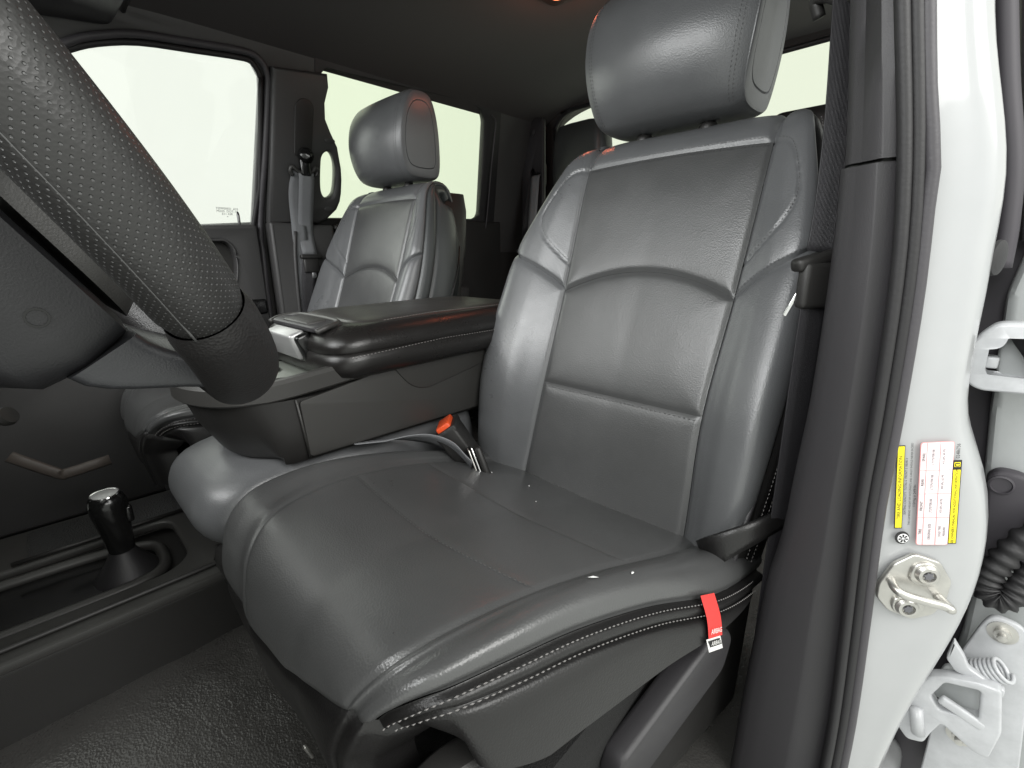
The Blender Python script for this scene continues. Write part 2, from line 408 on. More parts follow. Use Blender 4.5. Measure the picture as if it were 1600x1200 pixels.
# rear wall with window opening
RWIN = fillet([(-.625, 1.02), (-.625, 1.40), (-.56, 1.442), (.56, 1.442), (.62, 1.40), (.62, 1.02)], .04)
rear = plate('rear_wall', [[(-.85, .1), (-.85, 1.5), (.85, 1.5), (.85, .1)], RWIN], (0, 1.25, 0), (1, 0, 0), (0, 0, 1), .03, 'head', None, .004)
tag(rear, kind='structure')
rw = thing('rear_window', 'wide rear cab window seen behind the driver seat headrest', 'window', (0, 1.25, 1.02))
plate('pane', [fillet([(-.63, 1.0), (-.63, 1.46), (.64, 1.46), (.64, 1.0)], .03)], (0, 1.262, 0), (1, 0, 0), (0, 0, 1), .004, 'glass_rear', rw, .0005)
tube('seal', cr([(x, 1.238, z) for x, z in RWIN], 2, True), .008, 'rubber', rw, 8, True)

# ---- passenger front window / door
pd = thing('passenger_front_door', 'black passenger front door with clear side window behind the steering wheel', 'door', (-.8, -.2, .2))
plate('window_pane', [wp([(-.66, .90), (-.66, 1.09), (-.42, 1.27), (-.30, 1.33), (-.1, 1.365), (.03, 1.37), (.062, 1.35), (.062, 1.29), (.02, .90)])], wpt(0, .95, -.020), WU, WV, .004, 'glass', pd, .0005)
tube('window_seal', [wpt(y, z, .001) for y, z in cr([Vector((a, b)) for a, b in FW], 3, True)], .0075, 'rubber', pd, 8, True)
out = [(-.40, 1.262), (-.337, 1.306), (-.291, 1.328), (-.215, 1.350), (-.106, 1.362), (.01, 1.373), (.048, 1.364), (.066, 1.336), (.066, 1.297), (.050, 1.13), (.030, .95), (.022, .80), (.018, .60), (.018, .40)]
tube('door_seal', cr([(wpt(y, z, .010) if z > .95 else Vector((-.795, y, z))) for y, z in out], 4), .0085, 'rubber_grey', pd, 10)
plate('door_panel', [fillet([(-.90, .20), (.010, .20), (.014, .60), (.014, .948), (-.90, .905)], .012),
                     fillet([(-.30, .735), (-.082, .745), (-.060, .80), (-.055, .862), (-.075, .900), (-.30, .895)], .03)],
      (-.800, 0, 0), (0, 1, 0), (0, 0, 1), .05, 'plastic_trim', pd, .010)
plate('pull_cup', [fillet([(-.31, .725), (-.05, .735), (-.04, .91), (-.31, .905)], .02)], (-.818, 0, 0), (0, 1, 0), (0, 0, 1), .01, 'plastic_grey', pd, .003)
tube('pull_cup_rim', cr([(-.773, y, z) for y, z in [(-.30, .735), (-.12, .742), (-.082, .748), (-.062, .80), (-.056, .862), (-.075, .897), (-.12, .900), (-.30, .895)]], 4), .003, 'plastic_trim', pd, 8)
bbox('armrest', (-.765, -.30, .66), (.07, .56, .07), 'plastic', pd, .02)
bbox('switch_recess', (-.772, -.018, .705), (.012, .05, .045), 'gloss', pd, .008)
lathe('lock_pin', [(.004, 0), (.0042, .03), (.003, .038), (.0015, .04)], wpt(-.03, .945, .012), (0, 0, 1), 'gloss', pd, 10)
GL = wpt(-.052, .974, -.0165)
for k, s in enumerate(['TEMPERED  AS2', 'M2H5  DOT-18', 'E11 43R', '+']):
    text('glass_print', s, .0085, GL+WV*(.012-.0075*k), WU, WV, 'black_print', pd)

# ---- rear passenger door
rd = thing('passenger_rear_door', 'black passenger rear door with green tinted window behind the passenger headrest', 'door', (-.8, .5, .2))
plate('window_pane', [wp([(.16, .93), (.16, 1.40), (.88, 1.43), (.96, .96)])], wpt(0, .95, -.030), WU, WV, .004, 'glass_tint', rd, .0005)
plate('window_frame', [wp([(.20, .90), (.20, 1.42), (.95, 1.445), (1.02, .93)]), wp(fillet([(.212, .975), (.212, 1.36), (.235, 1.388), (.295, 1.388), (.549, 1.398), (.800, 1.404), (.846, 1.394), (.872, 1.367), (.899, 1.229), (.918, 1.020), (.888, 1.003)], .008))], wpt(0, .95, -.008), WU, WV, .016, 'rubber', rd, .003)
plate('door_panel', [fillet([(.26, .2), (1.05, .2), (1.05, 1.0), (.80, .995), (.26, .960)], .01)], (-.805, 0, 0), (0, 1, 0), (0, 0, 1), .05, 'plastic', rd, .010)
bbox('armrest', (-.765, .60, .70), (.08, .42, .06), 'plastic_trim', rd, .02)
tube('door_seal', cr([wpt(y, z, .012) for y, z in [(.895, 1.385), (.918, 1.372), (.925, 1.34), (.935, 1.20), (.95, 1.05), (.955, .97)]], 6), .003, 'rubber_grey', rd, 8)

# ---- passenger B pillar trim with grab handle
pb = thing('passenger_pillar_trim', 'black passenger side pillar trim with oval grab handle opening', 'pillar trim', (-.79, .14, .2))
PB = [(.073, 1.356), (.15, 1.364), (.226, 1.372)] + [(y-.012, z) for y, z in [(.230, 1.340), (.219, 1.299), (.221, 1.259), (.237, 1.228), (.26, 1.191), (.274, 1.132), (.277, 1.10), (.276, 1.06), (.272, 1.035), (.261, 1.01)]] + [(.225, .976), (.20, .966), (.045, .960), (.055, 1.10), (.066, 1.25)]
PB = [(y+(.012 if i > 2 and i < 13 else 0), z) for i, (y, z) in enumerate(PB)]
hole = cr([Vector(p) for p in HOLE], 4, True)
plate('upper_trim', [wp(PB), wp([(p.x, p.y) for p in hole])], wpt(0, .95, .016), WU, WV, .034, 'plastic_trim', pb, .011)
plate('lower_trim', [fillet([(.040, .2), (.24, .2), (.255, .60), (.245, .952), (.043, .956)], .008)], (-.780, 0, 0), (0, 1, 0), (0, 0, 1), .05, 'plastic_trim', pb, .010)
tube('trim_rib', cr([(-.753, .115, .93), (-.753, .105, .85), (-.753, .098, .70), (-.753, .095, .45)], 4), .006, 'plastic_trim', pb, 8)
plate('adjuster_slot', [wp(fillet([(.123, 1.15), (.128, 1.28), (.142, 1.298), (.168, 1.30), (.182, 1.285), (.174, 1.15)], .01))], wpt(0, .95, .033), WU, WV, .006, 'plastic', pb, .002)
for z_ in (1.205, 1.012):
    plate('handle_screw_cover', [wp(ell(.232, z_, .016, .008))], wpt(0, .95, .034), WU, WV, .004, 'plastic_trim', pb, .0015)
# ---- passenger belt
pbt = thing('passenger_seat_belt', 'grey passenger seat belt hanging from the pillar loop beside the window', 'seat belt', (-.74, .14, .5))
c0 = wpt(.150, 1.142, .055)
lathe('loop_cap', [(.001, .016), (.014, .013), (.021, .004), (.023, -.01), (.020, -.02)], c0+Vector((0, 0, .018)), (1, -.5, .1), 'gloss', pbt, 24)
bm_path = cr([wpt(.112, 1.100, .046), wpt(.106, 1.112, .046), wpt(.112, 1.124, .048), wpt(.125, 1.114, .050), wpt(.147, 1.108, .052), wpt(.170, 1.116, .050), wpt(.182, 1.128, .048), wpt(.188, 1.116, .046), wpt(.181, 1.103, .046)], 4)
tube('loop_ring', bm_path, .006, 'plastic_grey', pbt, 10)
bbox('loop_stem', wpt(.149, 1.135, .045), (.018, .030, .07), 'gloss', pbt, .006)
strap('webbing', cr([wpt(.150, 1.112, .054), wpt(.150, 1.08, .056), wpt(.1495, .95, .048), (-.742, .148, .86)], 6), (0, 1, 0), .046, 'web_grey', pbt)
strap('webbing', cr([wpt(.135, 1.112, .044), wpt(.125, 1.05, .040), (-.752, .128, .93), (-.752, .12, .60), (-.752, .118, .3)], 6), (0, 1, .1), .046, 'web_grey', pbt)
bbox('tongue', (-.738, .150, .853), (.016, .070, .014), 'plastic', pbt, .005)
bbox('tongue_grip', (-.735, .146, .825), (.014, .050, .045), 'plastic', pbt, .006)
bbox('tongue_blade', (-.733, .154, .800), (.003, .022, .030), 'chrome', pbt, .001)
strap('webbing', cr([(-.735, .140, .83), (-.735, .125, .72), (-.735, .12, .5)], 4), (0, 1, 0), .046, 'web_black', pbt)

# ---- rear corner trim, belt, rear seat
rc = thing('rear_corner_trim', 'grey panel in the rear cab corner with a belt slot', 'panel', (-.69, 1.15, .9))
plate('panel', [fillet([(-.735, .90), (-.735, 1.425), (-.612, 1.41), (-.607, .90)], .012), fillet([(-.672, 1.165), (-.690, 1.205), (-.672, 1.222), (-.655, 1.200), (-.630, 1.198), (-.622, 1.180), (-.640, 1.165)], .006)],
      (0, 1.150, 0), (1, 0, 0), (0, 0, 1), .02, 'plastic_pillar', rc, .006)
plate('slot_backing', [rrect(-.66, 1.19, .09, .09, .01)], (0, 1.166, 0), (1, 0, 0), (0, 0, 1), .006, 'black_leather', rc, .001)
lathe('screw_cover', [(.014, 0), (.014, .003), (.010, .005), (.002, .005)], (-.668, 1.140, 1.36), (0, -1, 0), 'plastic_pillar', rc, 18)
rb = thing('rear_seat_belt', 'grey rear belt strap coming out of the corner slot', 'seat belt', (-.64, 1.12, .9))
strap('webbing', cr([(-.648, 1.152, 1.192), (-.645, 1.132, 1.18), (-.642, 1.12, 1.12), (-.640, 1.10, .95)], 5), (1, 0, 0), .046, 'web_grey', rb)
strap('webbing', cr([(-.652, 1.150, 1.190), (-.665, 1.134, 1.17), (-.675, 1.125, 1.10), (-.685, 1.11, .95)], 5), (1, .2, 0), .040, 'web_black', rb)
rs = thing('rear_seat', 'black rear bench with a headrest in front of the rear window', 'seat', (0, 1.05, .2))
def cush(name, c, size, material, parent, r=.04, pw=.012, nz=10):
    """pillowy block: stacked rounded rectangles"""
    rings = []
    for i in range(nz+1):
        t = i/nz; a = (t-.5)*pi*.98; k = 1-(1-cos(a))*pw/size[0]*2.2; zz = c[2]+size[2]/2*sin(a)
        kk = max(.15, cos(a)**.22) if abs(sin(a)) < .9999 else .6
        rings.append([(c[0]+x*kk, c[1]+y*kk, zz) for x, y in rrect(0, 0, size[0], size[1], r, 5)])
    return loft(name, rings, material, parent)
bbox('backrest', (-.02, 1.10, .72), (1.20, .12, .54), 'black_leather', rs, .04, rotm((1, 0, 0), (0, 1, -.16)))
bbox('cushion', (-.02, .86, .40), (1.20, .46, .16), 'black_leather', rs, .04)
cush('headrest', (-.400, 1.13, 1.215), (.25, .10, .27), 'slate_dark', rs, .04)
cush('headrest', (.40, 1.13, 1.17), (.24, .10, .14), 'black_leather', rs, .04)

# ================================================================== SEATS
SP = [(.040, .395), (.066, .462), (.111, .630), (.172, .797), (.237, .998), (.258, 1.025), (.290, 1.038), (.335, 1.030), (.368, .98)]
acc = [0]
for i in range(1, len(SP)): acc.append(acc[-1]+math.dist(SP[i], SP[i-1]))
SPK = [(a, p) for a, p in zip(acc, SP)]
TB, TC, TA, TT, TOP, TE = acc[1], acc[2], acc[3], acc[4], acc[6], acc[8]
def Bsec(s, t, WL, WR):
    sg = 1 if s >= 0 else -1; a = abs(s)
    hw = hermite([(0, .150), (TB, .150), (TC, .142), (TA, .146), (TT, .150), (TE, .145)], t)
    f = hermite([(0, .90), (TB, .94), (TC, 1.), (TA, 1.0), (.5*(TA+TT), .95), (TT, .845), (TT+.04, .79), (TOP, .72), (TE, .62)], t)
    fl = hermite([(0, .90), (TB, .94), (TC, 1.02), (TA, 1.0), (TA+.07, .95), (TA+.13, .855), (TT, .71), (TT+.04, .63), (TOP, .56), (TE, .50)], t)
    Wd = WR*f if sg > 0 else WL*fl
    bw = max(.012, Wd-hw)
    p = hermite([(0, .55), (TB, .75), (TC, 1.1), (TA, .85), (.5*(TA+TT), .55), (TT, .25), (TOP, .05), (TE, .05)], t)
    q = hermite([(0, 1), (TA, 1), (TT, .75), (TOP, .30), (TE, .25)], t)
    if t > TT: hw = min(hw, Wd-.012)
    x, d = hermite([(0, (0, 0)), (.25, (hw*.5, .002*p)), (.5, (hw, .006*p)), (.6, (hw+.20*bw, .013*p)), (.72, (hw+.46*bw, .026*p)), (.86, (hw+.80*bw, .029*p)),
                    (1.0, (Wd, -.003*q)), (1.15, (Wd+.006*q, -.055*q)), (1.35, (Wd-.002, -.105*q)), (1.6, (Wd-.035, -.150*q))], a)
    return sg*x, d
def Bpt(s, t, WL=.296, WR=.240):
    y, z = hermite(SPK, t); y2, z2 = hermite(SPK, min(t+.004, TE)); y1, z1 = hermite(SPK, max(t-.004, 0))
    ty, tz = y2-y1, z2-z1; l = math.hypot(ty, tz); ny, nz = -tz/l, ty/l      # forward normal
    x, d = Bsec(s, t, WL, WR); return Vector((x, y+ny*d, z+nz*d))
CP = [(.14, .440), (.066, .462), (-.05, .500), (-.15, .532), (-.24, .553), (-.310, .560), (-.360, .555), (-.388, .536), (-.402, .506), (-.407, .474), (-.400, .425), (-.392, .380)]
acc2 = [0]
for i in range(1, len(CP)): acc2.append(acc2[-1]+math.dist(CP[i], CP[i-1]))
CPK = [(a, p) for a, p in zip(acc2, CP)]; UE = acc2[-3]; UX = acc2[-1]
def Cpt(s, t, WL=.275, WR=.238):
    y, z = hermite(CPK, t); y2, z2 = hermite(CPK, min(t+.004, UX)); y1, z1 = hermite(CPK, max(t-.004, 0))
    ty, tz = y2-y1, z2-z1; l = math.hypot(ty, tz); ny, nz = tz/l, -ty/l
    sg = 1 if s >= 0 else -1; a = abs(s); T = t/UE
    hw = hermite([(0, .172), (.25, .170), (.6, .147), (.82, .124), (.92, .098), (1, .080)], T)
    f = hermite([(0, .90), (.15, .94), (.35, 1.), (.65, 1.0), (.78, .97), (.86, .93), (.93, .87), (1, .82)], T)
    fr = hermite([(0, .240), (.28, .236), (.46, .210), (.62, .190), (.75, .174), (.84, .156), (.92, .124), (1, .100)], T)
    Wd = fr if sg > 0 else WL*f
    if sg < 0: hw = min(hw*1.30, Wd-.05)
    bw = Wd-hw
    p = hermite([(0, .9), (.3, 1), (.6, .75), (.8, .35), (1, .1)], T); q = hermite([(0, 1), (.7, 1), (.85, .75), (1, .5)], T)
    x, d = hermite([(0, (0, 0)), (.25, (hw*.5, .003)), (.5, (hw, .006)), (.62, (hw+.25*bw, .011*p)), (.76, (hw+.55*bw, .014*p)), (.88, (hw+.83*bw, .006*p)),
                    (1.0, (Wd, -.014*q)), (1.10, (Wd+.009, -.034*q)), (1.35, (Wd+.016, -.080*q)), (1.6, (Wd+.018, -.12*q))], a)
    return Vector((sg*x, y+ny*d, z+nz*d))
def uend(s): return UE*(1-.075*min(1, max(0, (s+.1)/.6)))
def panel(name, Fn, sL, sR, tlo, thi, ns, nt, material, parent, g=(.006, .006, .006, .006), w=.0042, puff=.003, pw=.035, grooves=(), label=None):
    """upholstery panel on the surface Fn(s,t): edges sink into the seam by g=(left,right,low,high)"""
    off = base_of(parent)
    def sp(i, n): return .5-.5*cos(pi*(i/n)) if True else i/n
    tl = tlo if callable(tlo) else (lambda s: tlo); th = thi if callable(thi) else (lambda s: thi)
    ss = [sL+(sR-sL)*(.35*i/ns+.65*sp(i, ns)) for i in range(ns+1)]
    G = [[None]*(ns+1) for _ in range(nt+1)]; ST = [[None]*(ns+1) for _ in range(nt+1)]
    for i, s in enumerate(ss):
        a, b = tl(s), th(s)
        for j in range(nt+1):
            v = .35*j/nt+.65*sp(j, nt); t = a+(b-a)*v; G[j][i] = Fn(s, t); ST[j][i] = (s, t)
    V = []
    for j in range(nt+1):
        for i in range(ns+1):
            p = G[j][i]; du = G[j][min(i+1, ns)]-G[j][max(i-1, 0)]; dv = G[min(j+1, nt)][i]-G[max(j-1, 0)][i]
            n = du.cross(dv)
            if n.length < 1e-12: n = Vector((0, -1, .3))
            n.normalize()
            if Fn is Cpt: n = -n
            ds = ((p-G[j][0]).length, (p-G[j][ns]).length, (p-G[0][i]).length, (p-G[nt][i]).length)
            h = 0; dm = 1
            for d, gg in zip(ds, g):
                if gg: h = min(h, -gg*exp(-(d/w)**2)-gg*.35*exp(-(d/(w*3))**2)); dm = min(dm, d)
            h += puff*(1-exp(-(min(dm, .2)/pw)**2))
            for poly, gd, gw in grooves:
                q = Vector(ST[j][i]); best = 9
                for k in range(len(poly)-1):
                    A = Vector(poly[k]); B = Vector(poly[k+1]); ab = B-A; f = max(0, min(1, (q-A).dot(ab)/ab.length_squared)); c = A+ab*f
                    best = min(best, (Fn(*c)-Fn(*q)).length if (c-q).length < .16 else 9)
                if best < gw*4: h -= gd*exp(-(best/gw)**2)
            V.append(p+n*h+off)
    Fs = []
    for j in range(nt):
        for i in range(ns): a = j*(ns+1)+i; Fs.append((a, a+1, a+ns+2, a+ns+1))
    return mo(name, V, Fs, material, parent, True, None, label)
def seam_stitch(name, Fn, st, parent, material, lift=.0015, **kw):
    off = base_of(parent); pts = [Fn(s, t) for s, t in st]; ns = []
    for s, t in st:
        n = (Fn(s+.01, t)-Fn(s-.01, t)).cross(Fn(s, t+.004)-Fn(s, t-.004)); ns.append(n.normalized()*(-1 if Fn is Cpt else 1))
    return stitches(name, [p+n*lift+off for p, n in zip(pts, ns)], ns, material, parent, **kw)
def lin(a, b, n=40): return [tuple(a[k]+(b[k]-a[k])*i/n for k in range(2)) for i in range(n+1)]

def headrest(parent):
    off = base_of(parent)
    prof = cr([(.228, 1.054), (.200, 1.078), (.186, 1.121), (.187, 1.165), (.204, 1.212), (.240, 1.248), (.285, 1.262), (.316, 1.250), (.330, 1.205), (.341, 1.130), (.346, 1.068), (.332, 1.049), (.28, 1.046)], 5, True)
    cy, cz = .268, 1.150; N = len(prof)
    def hwz(z): return hermite([(1.03, .112), (1.08, .122), (1.14, .132), (1.20, .135), (1.245, .130), (1.27, .122)], z)
    def P(k, u, sc=1.):
        y, z = prof[k][0], prof[k][1]; y = cy+(y-cy)*sc; z = cz+(z-cz)*sc
        fr = max(0, (cy-y)/.085)
        return Vector((u*hwz(z), y+.030*u*u*fr, z))+off
    hr = mo('headrest', *(lambda us: ([P(k, u, 1-.055*abs(u)**11) for u in us for k in range(N)],
            [(i*N+k, i*N+(k+1) % N, (i+1)*N+(k+1) % N, (i+1)*N+k) for i in range(len(us)-1) for k in range(N)]))([-1+2*(.5-.5*cos(pi*i/44)) for i in range(45)]), 'leather', parent)
    for sg in (-1, 1):
        rings = []
        for sc, dx in ((.945, -.0015), (.935, .0015), (.90, .0028), (.735, .0034), (.722, .0008), (.708, .0034), (.45, .0045), (.2, .005), (.02, .005)):
            rings.append([P(k, sg, sc)+Vector((sg*dx, 0, 0)) for k in range(N)])
        loft('side_panel', rings, 'leather_hr', hr, cap=True)
        for du in (.905, .865):
            k0 = [(k) % N for k in range(0, N*9//13+2)]
            pth = [P(k, sg*du, 1-.055*du**11+.004) for k in k0]
            nn = [(Vector((sg*.25, p.y-cy, p.z-off.z-cz))).normalized() for p in pth]
            stitches('stitching', pth, nn, 'dark_stitch' if sg < 0 else 'stitch_hr', hr, pitch=.0055, ln=.004, wd=.0014, lift=.0002)
    for dx in (-.055, .055):
        tube('post', [Vector((dx, .285, 1.02))+off, Vector((dx, .280, 1.06))+off], .0065, 'plastic', hr, 12)
        lathe('post_guide', [(.014, 0), (.014, .006), (.011, .011), (.008, .012)], Vector((dx, .285, 1.034))+off, (0, -.1, 1), 'plastic', hr, 16)
    return hr
M['leather_hr'] = M['leather']; M['stitch_hr'] = M['dark_stitch']

def build_seat(parent, full=True, side='black_leather'):
    br = thing('backrest', None, None, (0, 0, 0)); br.parent = parent
    arc = lambda s: TA-.010+.038*(1-(s/.5)**2)
    low = lambda s: TC
    topc = lambda s: TT-.004+.006*(1-(s/.5)**2)
    # insert column
    panel('insert_panel', Bpt, -.5, .5, .0, low, 40, 22, 'leather_top', br, (.0038, .0038, 0, .003), puff=.001)
    panel('insert_panel', Bpt, -.5, .5, low, arc, 46, 34, 'leather_top', br, (.0038, .0038, .003, .0045), puff=.0018)
    panel('insert_panel', Bpt, -.5, .5, arc, topc, 46, 36, 'leather_top', br, (.0038, .0038, .004, .003), puff=.001)
    panel('top_panel', Bpt, -.5, .5, topc, TE, 40, 26, 'leather', br, (.005, .005, .003, 0))
    for sg in (-1, 1):
        sh = lambda s: TA-.008+.07*((abs(s)-.5)/.5)**.8
        a, b = (-1, -.5) if sg < 0 else (.5, 1)
        go = (.005, .005) if sg < 0 else (.005, .005)
        panel('side_bolster', Bpt, a, b, 0, sh, 44, 48, 'leather', br, (*go, 0, .004), puff=.002)
        # shoulder with the inner stitched loop
        loop = [(sg*.5, TA+.038), (sg*.60, TA+.058), (sg*.70, TA+.080), (sg*.76, TA+.098), (sg*.80, TA+.122), (sg*.80, TA+.150), (sg*.75, TT-.022), (sg*.66, TT-.008), (sg*.5, TT-.004)]
        loop = [tuple(v) for v in cr([Vector(p) for p in loop], 3)]
        panel('shoulder_panel', Bpt, a, b, sh, TT-.004 if False else (lambda s: TT+.034), 64, 64, 'leather', br, (*go, .005, .0), puff=.002, grooves=[(loop, .0026, .0022)])
        panel('top_corner', Bpt, a, b, TT+.034, TE, 20, 16, 'leather', br, (*go, .0, 0), puff=0.)
        # stitches beside the shoulder loop and the band seam
        seam_stitch('stitching', Bpt, [(s+sg*.0, t+.004) for s, t in cr([Vector(p) for p in loop], 2)][2:-2], br, 'shoulder_thread', lift=.001, pitch=.005, ln=.0038, wd=.0009)
        seam_stitch('stitching', Bpt, [(sg*(.5+.5*k/40), sh(.5+.5*k/40)+.006) for k in range(1, 40)], br, 'shoulder_thread', lift=.0005, pitch=.005, ln=.0038, wd=.0009)
        # side panel
        a2, b2 = (-1.6, -1) if sg < 0 else (1, 1.6)
        if sg > 0:
            panel('side_panel', Bpt, 1.0, 1.10, .03, TE-.03, 10, 60, side, br, (.004, .004, 0, 0), w=.003, puff=.002, pw=.01)
            panel('side_panel', Bpt, 1.10, 1.6, .03, TE-.03, 24, 50, side, br, (.004, 0, 0, 0), puff=.004)
            for ds in (1.025, 1.075):
                seam_stitch('stitching', Bpt, lin((ds, .05), (ds, TT+.03), 80), br, 'back_thread', lift=.0026, pitch=.0056, ln=.0042, wd=.0014)
        else:
            panel('side_panel', Bpt, a2, b2, .03, TE-.03, 20, 40, side, br, (0, .004, 0, 0), puff=.004)
    seam_stitch('stitching', Bpt, lin((-.49, TC-.006), (.49, TC-.006), 40), br, 'shoulder_thread', lift=.0, pitch=.0075, ln=.0045, wd=.0013)
    seam_stitch('stitching', Bpt, [(s, topc(s)+.0055) for s in [-.49+.98*k/40 for k in range(41)]], br, 'shoulder_thread', lift=.001, pitch=.005, ln=.0038, wd=.0009)
    seam_stitch('stitching', Bpt, [(s, topc(s)-.0055) for s in [-.49+.98*k/40 for k in range(41)]], br, 'shoulder_thread', lift=.0, pitch=.005, ln=.0038, wd=.0009)
    off = base_of(br)
    # hard shell behind
    rings = []
    for t, k in ((0, 1), (.25, 1), (.5, .97), (.75, .9), (.92, .78), (1, .66)):
        zz = .42+.60*t; yy = .20+.17*t
        rings.append([Vector((x*k-.015, yy+y, zz))+off for x, y in rrect(0, .0, .45, .11, .03, 4)])
    loft('back_shell', rings, 'plastic', br)
    if full or True:
        cu = thing('cushion', None, None, (0, 0, 0)); cu.parent = parent
        t1 = .42*UE; t2 = .64*UE
        panel('insert_panel', Cpt, -.5, .5, 0, lambda s: t1+.006*cos(s*pi), 44, 22, 'leather_top', cu, (.0012, .0022, 0, .0010), w=.0035, puff=.001)
        panel('insert_panel', Cpt, -.5, .5, lambda s: t1+.006*cos(s*pi), lambda s: t2+.012*cos(s*pi), 44, 24, 'leather_top', cu, (.0012, .0022, .0010, .0010), w=.0035, puff=.001)
        panel('insert_panel', Cpt, -.5, .5, lambda s: t2+.012*cos(s*pi), uend, 44, 50, 'leather_top', cu, (.0012, .0022, .0010, .003), w=.0035, puff=.001)
        panel('front_panel', Cpt, -1.0, 1.46, uend, lambda s: UE+.075, 60, 20, side, cu, (0, 0, .004, 0), w=.004, puff=.001)
        for sg in (-1, 1):
            a, b = (-1, -.5) if sg < 0 else (.5, 1)
            gg = (.005, .0012, 0, .003) if sg < 0 else (.0022, .005, 0, .003)
            panel('side_bolster', Cpt, a, b, 0, uend, 40, 80, 'leather_top', cu, gg, w=.004, puff=.001)
            if sg > 0:
                panel('piping_band', Cpt, 1.0, 1.08, .02, uend, 10, 90, side, cu, (.004, .004, 0, 0), w=.0028, puff=.003, pw=.008)
                panel('side_panel', Cpt, 1.08, 1.46, lambda s: hermite([(1.08, .06), (1.15, .17), (1.22, .235), (1.32, .31), (1.46, .43)], s), uend, 30, 70, side, cu, (.004, 0, 0, 0), puff=.003)
                for ds in (1.020, 1.066):
                    seam_stitch('stitching', Cpt, lin((ds, .07), (ds, uend(1)-.004), 90), cu, 'back_thread', lift=.0028, pitch=.0056, ln=.0042, wd=.0014)
            else:
                panel('side_panel', Cpt, -1.6, -1, .02, UE, 20, 60, side, cu, (0, .004, 0, 0), puff=.003)
        seam_stitch('stitching', Cpt, [(-.48+.96*k/40, t2+.012*cos((-.48+.96*k/40)*pi)+.004) for k in range(41)], cu, 'shoulder_thread', lift=.0005, pitch=.006, ln=.0042, wd=.0009)
        off = base_of(cu)
        rings = []
        for z_, k, dy in ((.26, .94, 0), (.34, .97, 0), (.40, 1, 0), (.43, .98, 0)):
            rings.append([Vector((x*k-.02, y*k-.155, z_))+off for x, y in rrect(0, .02, .44, .47, .05, 5)])
        loft('base', rings, 'carpet', cu)
        for sx in (-.20, .17):
            bbox('floor_rail', Vector((sx, -.06, .205))+off, (.035, .46, .04), 'gloss', cu, .006)
    return br

M['back_thread'] = M['stitch']; M['shoulder_thread'] = M['dark_stitch']
ds = thing('driver_seat', 'large grey leather driver seat with black sides in the foreground', 'seat', (.42, 0, 0))
build_seat(ds, side='black_leather'); dhr = headrest(ds)
ps = thing('passenger_seat', 'grey leather passenger seat behind the centre armrest', 'seat', (-.42, 0, 0))
def copy_tree(o, parent):
    c = o.copy(); COL.objects.link(c); c.parent = parent
    for ch in list(o.children): copy_tree(ch, c)
    return c
slate = ('side_panel', 'piping_band')
for ch in list(ds.children):
    c = copy_tree(ch, ps)
    for k in c.children:
        if k.name.split('.')[0] in slate and c.name.startswith('backrest'):
            k.data = k.data.copy(); k.data.materials[0] = M['leather_side']
        if k.name.startswith('stitching') and c.name.startswith('backrest') and k.data.materials[0] == M['stitch']:
            k.data = k.data.copy(); k.data.materials[0] = M['black_print']

pbk = [c for c in ps.children if c.name.startswith('backrest')][0]
pip = [(1.20, .03), (1.22, .12), (1.26, .26), (1.32, .38), (1.42, .48), (1.58, .545)]
def pip_t(s): return hermite(pip, s)
panel('rear_side_panel', Bpt, 1.20, 1.6, .0, pip_t, 14, 40, 'slate_dark', pbk, (0, 0, 0, 0), puff=.0045, pw=.0001)
def bn(s, t): return (Bpt(s+.01, t)-Bpt(s-.01, t)).cross(Bpt(s, t+.004)-Bpt(s, t-.004)).normalized()
tube('piping', [Bpt(s, pip_t(s))+bn(s, pip_t(s))*.005+base_of(pbk) for s in [1.20+.38*k/40 for k in range(41)]], .0028, 'black_leather', pbk, 8)
dhr.location.x -= .016                           # the driver headrest sits slightly towards the cab centre
# ---- driver seat hardware (outer side)
X0 = .622
SH = [(-.42, .20), (-.42, .455), (-.36, .478), (-.155, .445), (.0, .412), (.030, .418), (.050, .470), (.070, .520), (.095, .565), (.118, .57), (.135, .54), (.13, .42), (.12, .20)]
plate('side_shield', [fillet(SH, .015)], (X0, 0, 0), (.14, 1, 0), (0, 0, 1), .03, 'plastic', ds, .008)
plate('recline_lever', [fillet([(-.188, .330), (-.206, .352), (-.200, .380), (-.048, .430), (-.014, .430), (.004, .406), (-.010, .366), (-.168, .324)], .012)], (X0+.033, 0, 0), (.14, 1, 0), (0, 0, 1), .026, 'plastic_pillar', ds, .006)
lathe('lever_pivot', [(.024, 0), (.024, .02), (.018, .026)], (X0+.004, -.02, .385), (1, 0, 0), 'plastic', ds, 24)
tube('shield_edge', cr([(X0-.036, -.36, .468), (X0-.007, -.155, .436), (X0+.015, .0, .404), (X0+.018, .028, .412), (X0+.021, .048, .470), (X0+.024, .068, .52), (X0+.026, .10, .562)], 5), .004, 'plastic_pillar', ds, 8)
strap('hinge_cover', cr([(.606, .052, .458), (.616, .026, .482), (.636, .020, .506), (.662, .040, .526), (.684, .09, .536)], 6), [tuple(Vector((.35, .1, -.9)).lerp(Vector((.1, .1, -1)), k/24)) for k in range(25)], [.040-.014*k/24 for k in range(25)], 'black_leather', ds, th=.004)
for k_, (x_, y_, z_) in enumerate([(.285, -.352, .235), (.30, -.372, .245), (.275, -.315, .24)]):
    bbox('adjuster_clip', (x_, y_, z_), (.006, .005, .026), 'steel', ds, .002, rotm((1, .2, .1*k_), (0, 1, .3)))
tube('adjuster_bar', [(.20, -.34, .225), (.55, -.34, .225)], .006, 'gloss', ds, 8)
